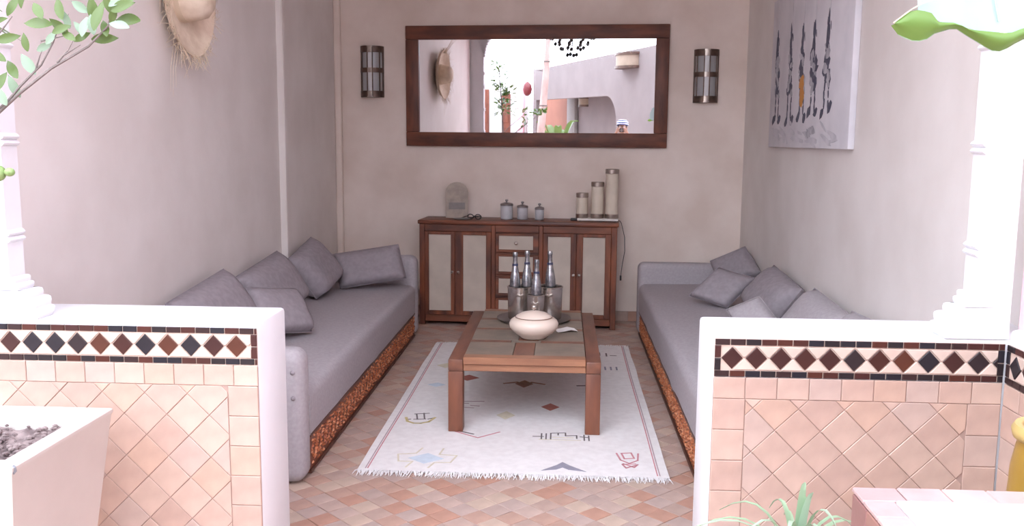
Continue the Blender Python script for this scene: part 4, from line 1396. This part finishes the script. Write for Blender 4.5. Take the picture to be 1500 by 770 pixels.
rings = [ring_sq(.175, .001), ring_sq(PW / 2 - .004, PZ - .02), ring_sq(PW / 2, PZ - .012), ring_sq(PW / 2, PZ - .003), ring_sq(PW / 2 - .004, PZ), ring_sq(PW / 2 - .052, PZ), ring_sq(PW / 2 - .056, PZ - .004), ring_sq(PW / 2 - .075, PZ - .16)]
for a, b_ in zip(rings, rings[1:]):
    for i in range(4):
        q.bm.faces.new((a[i], a[(i + 1) % 4], b_[(i + 1) % 4], b_[i]))
q.bm.faces.new(rings[0])
q.bm.faces.new(rings[-1])
build('pot', q, M['planter'], t)
build('rim_chip', MB().ball((PX + PW / 2 - .004, PY - PW / 2 + .012, PZ - .010), .014, 1, (.5, .8, 1)), M['chip'], t)
rows = []
n = 26
hw = PW / 2 - .066
for j in range(n + 1):
    rows.append([Vector((PX - hw + 2 * hw * i / n, PY - hw + 2 * hw * j / n, PZ - .055 + .018 * noise.noise(Vector((i * .45, j * .45, 3))) + .010 * noise.noise(Vector((i * 1.3, j * 1.3, 5))))) for i in range(n + 1)])
sl = MB().grid(rows)
for k in range(240):
    c = (PX + rnd.uniform(-hw, hw) * .97, PY + rnd.uniform(-hw, hw) * .97, PZ - .050 + rnd.uniform(-.004, .012))
    sl.ball(c, rnd.uniform(.004, .012), 1, (1, rnd.uniform(.6, 1.2), .7))
tag(build('soil', sl, M['soil'], t, 0), 'dry crumbly soil', None, None, 'stuff')

tree = thing('citrus_tree', 'young citrus tree with green fruit reaching in from the left edge', 'tree', (PX, PY, PZ - .05))
tr = [(PX, PY, PZ - .046), (PX - .01, PY - .02, 1.1), (PX + .01, PY - .04, 1.45), (PX - .01, PY - .06, 1.85), (PX - .04, PY - .05, 2.25), (PX - .07, PY - .04, 2.7)]
build('trunk', MB().tube(tr, [.016, .014, .012, .010, .008, .004], 8), M['bark'], tree, 60)
B = [[(-1.464, 1.614), (-1.372, 1.681), (-1.335, 1.721), (-1.279, 1.772), (-1.245, 1.826), (-1.233, 1.854)],
     [(-1.465, 1.597), (-1.336, 1.705), (-1.254, 1.764), (-1.157, 1.817), (-1.106, 1.865), (-1.087, 1.918), (-1.078, 1.958)],
     [(-1.452, 1.78), (-1.378, 1.849), (-1.344, 1.888)], [(-1.294, 1.759), (-1.281, 1.793), (-1.274, 1.807)],
     [(-1.238, 1.777), (-1.209, 1.807), (-1.193, 1.833)], [(-1.218, 1.797), (-1.177, 1.82)], [(-1.478, 1.427), (-1.42, 1.493), (-1.391, 1.506)], [(-1.276, 1.829), (-1.215, 1.842), (-1.203, 1.894)]]
for k, br in enumerate(B):
    main = k in (0, 1, 2, 6)
    pts = [(x_, 2.2, z_) for x_, z_ in br]
    if main:
        zb = {0: 1.40, 1: 1.38, 2: 1.55, 6: 1.25}[k]
        pts = [(PX, PY - .04, zb), (PX + .10, PY - .14, (zb + br[0][1]) / 2)] + pts
    rr = [(.0055 if main else .0022) * (1 - .75 * i / max(1, len(pts) - 1)) for i in range(len(pts))]
    build('branch', MB().tube(pts, rr, 6), M['bark'], tree, 60)


def leaf_mesh(mname):
    q = MB()
    rows = []
    for j in range(9):
        u = j / 8
        wd = .24 * (math.sin(PI * min(1, u * .98 + .01)) ** .8) * (1.05 - .25 * u)
        zc = -.16 * (u - .2) ** 2
        rows.append([Vector((u - .02, -wd, zc + .05 * (wd / .24))), Vector((u, -wd * .5, zc + .012)), Vector((u, 0, zc)), Vector((u, wd * .5, zc + .012)), Vector((u - .02, wd, zc + .05 * (wd / .24)))])
    q.grid(rows)
    o = build('leaf', q, M[mname], None, 80, recalc=False)
    me = o.data
    bpy.data.objects.remove(o)
    return me


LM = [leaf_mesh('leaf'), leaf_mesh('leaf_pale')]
LV = [(-1.359, 1.917, .056, 60, 0), (-1.361, 1.836, .056, 15, 0), (-1.271, 1.901, .053, 125, 0), (-1.283, 1.872, .07, 175, 0), (-1.239, 1.868, .05, 140, 0), (-1.216, 1.904, .056, 110, 0), (-1.187, 1.914, .053, 150, 1), (-1.231, 1.891, .037, 130, 1), (-1.18, 1.859, .043, 125, 1), (-1.153, 1.907, .06, 92, 0), (-1.125, 1.888, .073, 80, 0), (-1.1, 1.914, .056, 120, 0), (-1.057, 1.909, .07, 15, 0), (-1.061, 1.881, .073, 175, 0), (-1.067, 1.865, .056, 165, 1), (-1.128, 1.838, .06, 5, 0), (-1.298, 1.823, .043, 100, 0), (-1.275, 1.816, .046, 20, 1), (-1.248, 1.838, .04, 60, 1), (-1.321, 1.775, .06, 125, 1), (-1.373, 1.764, .056, 125, 0), (-1.362, 1.721, .056, 110, 1), (-1.38, 1.698, .056, 120, 1), (-1.211, 1.855, .05, 20, 0), (-1.193, 1.839, .043, 150, 0), (-1.162, 1.865, .053, 85, 1), (-1.144, 1.868, .05, 100, 1), (-1.088, 1.891, .043, 60, 0), (-1.134, 1.917, .05, 70, 0), (-1.172, 1.839, .043, 30, 0), (-1.204, 1.878, .04, 100, 1), (-1.117, 1.862, .046, 110, 0), (-1.074, 1.923, .05, 30, 1), (-1.334, 1.936, .05, 80, 0), (-1.035, 1.936, .05, 40, 0), (-1.389, 1.878, .053, 20, 0), (-1.399, 1.796, .056, 150, 0), (-1.396, 1.731, .056, 60, 0), (-1.394, 1.91, .056, 60, 0), (-1.415, 1.664, .05, 45, 0), (-1.417, 1.538, .043, 80, 0)]
rl = random.Random(5)
for (x_, z_, L, a, k) in LV:
    ca, sa = math.cos(R(a)), math.sin(R(a))
    tilt = rl.uniform(-.35, .35)
    xa_ = Vector((ca, tilt, sa)).normalized()
    nrm = Vector((rl.uniform(-.4, .4), -1, rl.uniform(.1, .8))).normalized()
    ya_ = nrm.cross(xa_).normalized()
    T = frame((x_ - ca * L / 2, 2.2 + rl.uniform(-.03, .03), z_ - sa * L / 2), xa_, ya_) @ Matrix.Diagonal((L * 1.05, L * .98, L, 1))
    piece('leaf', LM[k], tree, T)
# crown that shows in the mirror
for k in range(230):
    u = rl.random()
    base = Vector(tr[3]).lerp(Vector(tr[5]), u) if k % 3 else Vector((PX + rl.uniform(.0, .12), PY - .1, rl.uniform(1.85, 2.3)))
    a, el = rl.uniform(0, 2 * PI), rl.uniform(-.4, .9)
    r = rl.uniform(.02, .13)
    d = Vector((math.cos(a) * math.cos(el), math.sin(a) * math.cos(el) * .8, math.sin(el)))
    c = base + d * r
    if c.x > -1.45 and c.y < 2.45 and c.z < 2.0:
        continue
    T = frame(c, d + Vector((0, 0, rl.uniform(-.5, .3))), Vector((-math.sin(a), math.cos(a), rl.uniform(-.5, .5)))) @ Matrix.Diagonal((.085, .085, .085, 1))
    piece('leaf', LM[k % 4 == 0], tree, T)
fr = build('fruit', MB().ball((-1.377, 2.2, 1.510), .0115, 3, (1.15, 1, .95)), M['fruit'], tree, 80)
build('fruit', MB().ball((-1.408, 2.2, 1.507), .020, 3, (1, 1, 1.05)), M['fruit'], tree, 80)

# ------------------------------------------------------------------ banana plant leaning in at the right
t = thing('banana_plant', 'banana plant with a broad waxy leaf reaching in at the upper right', 'plant', (1.28, 1.30, 0))
build('stem', MB().tube([(1.28, 1.30, 0), (1.275, 1.30, .7), (1.26, 1.30, 1.3), (1.20, 1.32, 1.75), (1.05, 1.35, 1.93), (.85, 1.38, 1.93)], [.07, .062, .045, .026, .018, .012], 12), M['banana_green'], t, 60)
ed_top = [(.4708, 1.7787), (.479, 1.7787), (.4984, 1.7733), (.5056, 1.7616), (.531, 1.7607), (.5498, 1.7516), (.5681, 1.7499), (.5954, 1.7472), (.6044, 1.7472), (.6218, 1.7544), (.6395, 1.7581), (.75, 1.762), (.90, 1.79), (1.05, 1.85)]
ed_bot = [(.4484, 1.7600), (.4592, 1.747), (.4779, 1.7397), (.4944, 1.7388), (.5064, 1.7489), (.5269, 1.7552), (.5359, 1.7562), (.5502, 1.7471), (.5691, 1.7362), (.5834, 1.7272), (.5944, 1.7245), (.6058, 1.7291), (.623, 1.74), (.6404, 1.7472), (.75, 1.742), (.90, 1.765), (1.05, 1.845)]


def interp(tbl, x):
    if x <= tbl[0][0]:
        return tbl[0][1]
    for (x0, z0), (x1, z1) in zip(tbl, tbl[1:]):
        if x <= x1:
            return z0 + (z1 - z0) * (x - x0) / (x1 - x0)
    return tbl[-1][1]


# broad upper face: starts at the lower fold, leans back and up
xs = [.4800 + (1.05 - .48) * k / 40 for k in range(41)]
rows = []
for x_ in xs:
    z0 = interp(ed_top, x_)
    span = min(1.0, (x_ - .472) / .05) * .75 + .25
    end = 1 - max(0, (x_ - .9) / .15) * .85
    row = []
    for j in range(8):
        v = j / 7
        row.append(Vector((x_ - .0 * v, 1.30 + v * .10 * span * end + .006 * math.sin(x_ * 90) * v, z0 + (.20 * math.sin(v * 1.35)) * span * end + .003 * math.sin(x_ * 140) * (1 - v))))
    rows.append(row)
q = MB().grid(rows)
build('leaf_blade', q, M['banana_pale'], t, 80, recalc=False)
# veins on the blade
for k in range(9):
    x_ = .57 + k * .045
    z0 = interp(ed_top, x_)
    pts = [Vector((x_ + .02 - .02 * v, 1.2985 + v * .10, z0 + .20 * math.sin(v * 1.35) + .001)) for v in (.05, .3, .6, .9)]
    build('vein', MB().tube(pts, .0007, 4, False), M['spider'], t, 60)
# folded green lip hanging below it
rows = []
xs2 = [.4486 + (1.04 - .4486) * k / 60 for k in range(61)]
tip_top = [(.4473, 1.7606), (.4621, 1.7724), (.4708, 1.7787), (.479, 1.7790)]
for x_ in xs2:
    zt = interp(tip_top, x_) if x_ < .479 else interp(ed_top, x_) + .0015
    zb = interp(ed_bot, x_)
    if zb > zt:
        zb = zt - .0006
    d = zt - zb
    rows.append([Vector((x_, 1.299 - .010 * math.sin(v * PI) + .012 * v, zt - d * v)) for v in (0, .2, .4, .6, .8, 1)])
q = MB().grid(rows)
tag(build('leaf_fold', q, M['banana_green'], t, 80), 'folded bright green leaf edge')
eg = MB().tube([Vector((x_, 1.311, interp(ed_bot, x_))) for x_ in xs2[1:45]], .0007, 5)
build('leaf_margin', eg, M['spider'], t, 60)
eg = MB().tube([Vector((x_, 1.2975, z_)) for x_, z_ in ((.4470, 1.7615), (.4621, 1.7735), (.4710, 1.7800), (.4839, 1.7875), (.500, 1.793))], .0010, 5)
build('dry_margin', eg, M['banana_edge'], t, 60)

# ------------------------------------------------------------------ tiled pedestal, yellow jar, spider plant at lower right
bx0, bx1, by0, by1, bz = .722, 1.36, 1.55, 2.185, .76
t = thing('tiled_pedestal', 'low square pedestal with a tile edged white top in the lower right corner', 'pedestal', ((bx0 + bx1) / 2, (by0 + by1) / 2, 0))
build('body', MB().box(bx0 + .008, bx1 - .008, by0 + .008, by1 - .008, .001, bz - .012), M['grout_wall'], t)
build('white_top', MB().box(bx0 + .075, bx1 - .075, by0 + .075, by1 - .085, bz - .012, bz + .004, .006, 2), M['plaster_white'], t)
nn_ = 6
w_ = (bx1 - bx0) / nn_
d_ = (by1 - by0 - .164) / 5
for k in range(nn_):
    for yy, hh in ((by1 - .0425, .083), (by0 + .0385, .075)):
        build('edge_tile', MB().box(bx0 + k * w_ + .001, bx0 + (k + 1) * w_ - .001, yy - hh / 2, yy + hh / 2, bz - .012, bz + rnd.uniform(0, .002), .003, 1), M['pink_tile'], t)
for k in range(5):
    for xx in (bx0 + .037, bx1 - .037):
        build('edge_tile', MB().box(xx - .036, xx + .036, by0 + .078 + k * d_ + .001, by0 + .078 + (k + 1) * d_ - .001, bz - .012, bz + rnd.uniform(0, .002), .003, 1), M['pink_tile'], t)
for zc in [bz - .063 - .102 * k for k in range(6)]:
    for k in range(6):
        y_ = by0 + .008 + (by1 - by0 - .016) * (k + .5) / 6
        build('side_tile', MB().box(bx0, bx0 + .008, y_ - .050, y_ + .050, zc - .049, zc + .049, .002, 1), M['brown_tile'], t)

c = Vector((1.288, 2.33, .022))
t = thing('yellow_jar', 'tall yellow glazed jar in the corner at the right edge', 'jar', (c.x, c.y, 0))
F = Matrix.Translation(c)
build('body', MB().lathe([(0, -.021), (.075, -.021), (.085, .0), (.105, .40), (.112, .62), (.108, .74), (.098, .80), (.090, .82), (.080, .80), (.092, .74), (.095, .5), (0, .45)], 32, F=F), M['yellow_glaze'], t, 50)
build('rim', MB().lathe([(.092, .812), (.108, .822), (.112, .842), (.104, .856), (.088, .854), (.078, .838), (.080, .80)], 32, F=F, cap=False), M['yellow_rim'], t, 50)

c = Vector((.585, 2.42, 0))
c = Vector((.66, 2.42, 0))
t = thing('spider_plant', 'pale green spider plant in a clay pot in front of right low wall', 'plant', c)
build('pot', MB().lathe([(0, .001), (.09, .001), (.10, .02), (.13, .36), (.14, .36), (.142, .41), (.125, .41), (.12, .37), (0, .36)], 28, F=Matrix.Translation(c)), M['clay_pot'], t, 40)
build('soil', MB().lathe([(.119, .372), (.08, .385), (0, .39)], 20, F=Matrix.Translation(c), cap=False), M['soil'], t, 60)
rs = random.Random(9)
blades = [(-1.45, .16, .22, .010), (-.9, .10, .24, .012), (.15, .03, .265, .015), (1.0, .03, .285, .016), (.6, .02, .25, .013), (2.6, .17, .21, .010), (-1.57, .22, .16, .008), (1.57, .14, .17, .010), (3.0, .20, .18, .010), (.0, .12, .20, .012), (-.5, .15, .18, .012), (2.0, .10, .22, .010), (3.6, .13, .20, .010), (-2.2, .12, .19, .010), (4.3, .10, .21, .011), (.4, .17, .17, .012), (-3.0, .24, .19, .009)]
for az, out, hh, wd in blades:
    d = Vector((math.cos(az), math.sin(az) * .8, 0))
    sd = Vector((-math.sin(az), math.cos(az), 0))
    if hh > .24:
        sd = Vector((1, .2, 0))
    rows = []
    for k in range(9):
        u = k / 8
        p = c + Vector((0, 0, .385)) + d * (out * 1.35 * u ** 1.4) + Vector((0, 0, hh * math.sin(u * (1.57 if hh > .24 else 2.2)) / (1 if hh > .24 else 1.0)))
        ww = wd * (1 - u) ** .5 * 1.1
        rows.append([p - sd * ww, p + Vector((0, 0, -.003)), p + sd * ww])
    build('leaf_blade', MB().grid(rows), M['spider'], t, 80)

# ------------------------------------------------------------------ courtyard things seen only in the mirror
t = thing('tree_trunk', 'slender pale tree trunk leaning in the courtyard seen in the mirror', 'tree', (-1.70, -.9, 0))
build('trunk', MB().tube([(-1.70, -.9, 0), (-1.66, -.9, .8), (-1.61, -.9, 1.53), (-1.54, -.9, 2.4), (-1.488, -.9, 3.2), (-1.44, -.9, 4.0)], [.10, .085, .075, .062, .05, .04], 12), M['bark_pale'], t, 60)
for k in range(3):
    z_ = 1.2 + k * .8
    build('leaf_scar', MB().lathe([(.09 - k * .012, 0), (.094 - k * .012, .012), (.09 - k * .012, .024)], 12, F=Matrix.Translation((-1.63 + .06 * k, -.9, z_)), cap=False), M['bark'], t, 60)
for k in range(7):
    a = k * .9
    pts_ = []
    for j in range(8):
        u = j / 7
        p = Vector((-1.44, -.9, 3.98)) + Vector((math.cos(a), math.sin(a), 0)) * (.9 * u) + Vector((0, 0, .35 * math.sin(u * 2.6)))
        w2 = .12 * math.sin(PI * min(1, u + .05)) + .005
        sdv = Vector((-math.sin(a), math.cos(a), -.3))
        pts_.append([p - sdv * w2, p, p + sdv * w2])
    build('frond', MB().grid(pts_), M['leaf'], t, 80)
t = thing('potted_palm', 'green broad leaved plant below the arched opening in the mirror', 'plant', (-1.38, -1.5, 0))
build('pot', MB().lathe([(0, .001), (.16, .001), (.20, .45), (.22, .45), (.22, .5), (.18, .5), (.18, .44), (0, .44)], 24, F=Matrix.Translation((-1.38, -1.5, 0))), M['clay_pot'], t, 40)
for k in range(7):
    a = k * 2 * PI / 7 + .5
    rows = []
    for j in range(9):
        u = j / 8
        p = Vector((-1.38, -1.5, .45)) + Vector((math.cos(a), math.sin(a), 0)) * (.42 * u ** 1.3) + Vector((0, 0, (1.30 - .09 * (k % 3)) * math.sin(u * (1.7 + .12 * (k % 2)))))
        w2 = .075 * math.sin(PI * max(.03, min(.99, (u - .35) / .65))) if u > .35 else .008
        sdv = Vector((-math.sin(a), math.cos(a), 0))
        rows.append([p - sdv * w2, p + Vector((0, 0, -.02)), p + sdv * w2])
    build('leaf_blade', MB().grid(rows), M['leaf'], t, 80)
t = thing('red_lantern', 'round red lantern hanging beside the courtyard wall in the mirror', 'lantern', (-2.93, -7.05, 2.35))
F = Matrix.Translation((-2.93, -7.05, 2.33))
build('lantern_body', MB().lathe([(0, 0), (.05, .01), (.10, .07), (.12, .17), (.10, .28), (.05, .34), (.03, .36), (0, .36)], 16, F=F), M['red'], t, 40)
build('chain', MB().tube([(-2.93, -7.05, 2.68), (-2.93, -7.05, 2.95), (-2.93, -7.05, 3.0)], .006, 5), M['bronze'], t)
build('bracket', MB().tube([(-2.93, -7.05, 3.0), tuple(FO @ Vector((7.0, 3.0, .016)))], .010, 6), M['bronze'], t)

# ------------------------------------------------------------------ the person taking the picture (visible in the mirror)
PXc, PYc = -.05, -.22
person = thing('person', 'person in striped blue cap and pale shirt holding up a camera, mirrored', 'person', (PXc, PYc, 0))


def skin_obj(name, verts, edges, radii, m, parent, sub=1, root=0):
    me = bpy.data.meshes.new(name)
    me.from_pydata([tuple(v) for v in verts], edges, [])
    o = bpy.data.objects.new(name, me)
    COL.objects.link(o)
    o.parent = parent
    o.matrix_basis = wmat(parent).inverted()
    sk_ = o.modifiers.new('skin', 'SKIN')
    sk_.use_smooth_shade = True
    lay = me.skin_vertices[0] if me.skin_vertices else None
    if lay is None:
        me.attributes
    for i, r in enumerate(radii):
        d = me.skin_vertices[0].data[i]
        d.radius = r if isinstance(r, tuple) else (r, r)
        d.use_root = (i == root)
    ss = o.modifiers.new('subdivision', 'SUBSURF')
    ss.levels = ss.render_levels = sub
    me.materials.append(m)
    return o


def V(x_, y_, z_):
    return Vector((PXc + x_, PYc + y_, z_))


vs, es, rs_ = [], [], []


def addv(p, r, link=None):
    vs.append(p)
    rs_.append(r)
    if link is not None:
        es.append((link, len(vs) - 1))
    return len(vs) - 1


pel = addv(V(0, 0, .93), (.14, .11))
wst = addv(V(0, .0, 1.10), (.125, .095), pel)
chs = addv(V(0, -.01, 1.30), (.15, .105), wst)
nkb = addv(V(0, -.01, 1.44), (.075, .065), chs)
nk = addv(V(0, .005, 1.50), (.052, .055), nkb)
hd = addv(V(0, .01, 1.585), (.070, .085), nk)
hd2 = addv(V(0, .0, 1.66), (.076, .092), hd)
hd3 = addv(V(0, -.005, 1.72), (.055, .068), hd2)
hands = {}
for s in (-1, 1):
    hp = addv(V(s * .095, 0, .86), .085, pel)
    kn = addv(V(s * .10, .02, .50), .058, hp)
    an = addv(V(s * .105, -.02, .09), .038, kn)
    ft = addv(V(s * .115, .10, .045), (.038, .03), an)
    to = addv(V(s * .12, .17, .035), (.034, .022), ft)
    sh = addv(V(s * .175, -.01, 1.395), .062, chs)
    el_ = addv(V(s * .26, .04, 1.15), .042, sh)
    wr_ = addv(V(s * .115, .135, 1.50), (.026, .028), el_)
    pm = addv(V(s * .085, .150, 1.565), (.030, .018), wr_)
    hands[s] = pm
    for fx, fl in ((0, .062), (1, .068), (2, .064), (3, .05)):
        b0 = addv(V(s * (.082 - .003 * fx), .172, 1.612 - fx * .018), .009, pm)
        b1 = addv(V(s * (.060), .192, 1.612 - fx * .018), .0085, b0)
        addv(V(s * (.060 - fl * .45), .190, 1.610 - fx * .018), .0075, b1)
    th = addv(V(s * .060, .128, 1.560), .011, pm)
    addv(V(s * .036, .130, 1.578), .009, th)
body = skin_obj('body', vs, es, rs_, M['skin'], person, 2, 0)
# shirt, trousers, shoes as garments following the body
cv_, ce, cr_ = [V(0, 0, .90), V(0, 0, 1.10), V(0, -.01, 1.30), V(0, -.01, 1.415)], [(0, 1), (1, 2), (2, 3)], [(.165, .128), (.145, .115), (.172, .125), (.09, .08)]
for s in (-1, 1):
    k = len(cv_)
    cv_ += [V(s * .178, -.01, 1.395), V(s * .26, .04, 1.15), V(s * .20, .085, 1.31)]
    ce += [(2, k), (k, k + 1), (k + 1, k + 2)]
    cr_ += [.080, .060, .050]
skin_obj('shirt', cv_, ce, cr_, M['shirt'], person, 2, 1)
cv_, ce, cr_ = [V(0, 0, .93)], [], [(.16, .125)]
for s in (-1, 1):
    k = len(cv_)
    cv_ += [V(s * .095, 0, .84), V(s * .10, .02, .50), V(s * .105, -.015, .10)]
    ce += [(0, k), (k, k + 1), (k + 1, k + 2)]
    cr_ += [.105, .075, .062]
skin_obj('trousers', cv_, ce, cr_, M['trousers'], person, 2, 0)
for s in (-1, 1):
    q = MB().box(PXc + s * .115 - .048, PXc + s * .115 + .048, PYc - .075, PYc + .205, .001, .085, .035, 4)
    build('shoe', q, M['shoe'], person, 60)
# face
for s in (-1, 1):
    e = build('eye', MB().ball(V(s * .030, .083, 1.635), .011, 2), M['cap_white'], person, 80)
    build('iris', MB().ball(V(s * .030, .091, 1.635), .0055, 1), M['hair'], e, 80)
    build('ear', MB().ball(V(s * .080, -.002, 1.625), .028, 2, (.35, .7, 1)), M['skin'], person, 80)
build('nose', MB().ball(V(0, .094, 1.605), .015, 2, (.8, 1, 1.6)), M['skin'], person, 80)
build('mouth', MB().ball(V(0, .084, 1.565), .022, 2, (1, .35, .25)), M['red'], person, 80)
build('hair', MB().ball(V(0, -.022, 1.655), .092, 3, (.93, .95, 1.0)), M['hair'], person, 80)
FCp = Matrix.Translation(V(0, -.008, 1.665)) @ Matrix.Rotation(R(6), 4, 'X')
capo = build('cap', MB().lathe([(.100, 0), (.102, .03), (.094, .062), (.070, .088), (.035, .100), (0, .103)], 28, F=FCp, cap=False, sy=1.1), M['cap_blue'], person, 60)
for r0, z0, r1, z1 in ((.1035, .012, .1035, .028), (.100, .048, .094, .064), (.080, .083, .062, .095)):
    build('stripe', MB().lathe([(r0, z0), (r0 + .002, z0), (r1 + .002, z1), (r1, z1)], 28, F=FCp, cap=False, sy=1.1), M['cap_white'], capo, 60)
vis = [(-.075, .078), (-.070, .125), (-.035, .158), (0, .165), (.035, .158), (.070, .125), (.075, .078), (.04, .10), (0, .108), (-.04, .10)]
build('visor', MB().prism(vis, FCp @ Matrix.Translation((0, 0, .004)), .006), M['cap_blue'], capo)
cm = thing('compact_camera', 'small black camera held up in front of the face in the mirror', 'camera', V(0, .178, 1.54))
build('body', MB().box(PXc - .055, PXc + .055, PYc + .158, PYc + .184, 1.552, 1.618, .006, 3), M['black'], cm)
build('lens', MB().lathe([(.024, 0), (.024, .008), (.018, .010), (0, .008)], 20, F=frame(V(.0, .184, 1.583), (1, 0, 0), (0, 0, -1))), M['steel_dark'], cm, 40)
build('shutter_button', MB().lathe([(.006, 0), (.006, .004), (0, .004)], 12, F=Matrix.Translation(V(-.038, .171, 1.6182))), M['steel'], cm, 40)
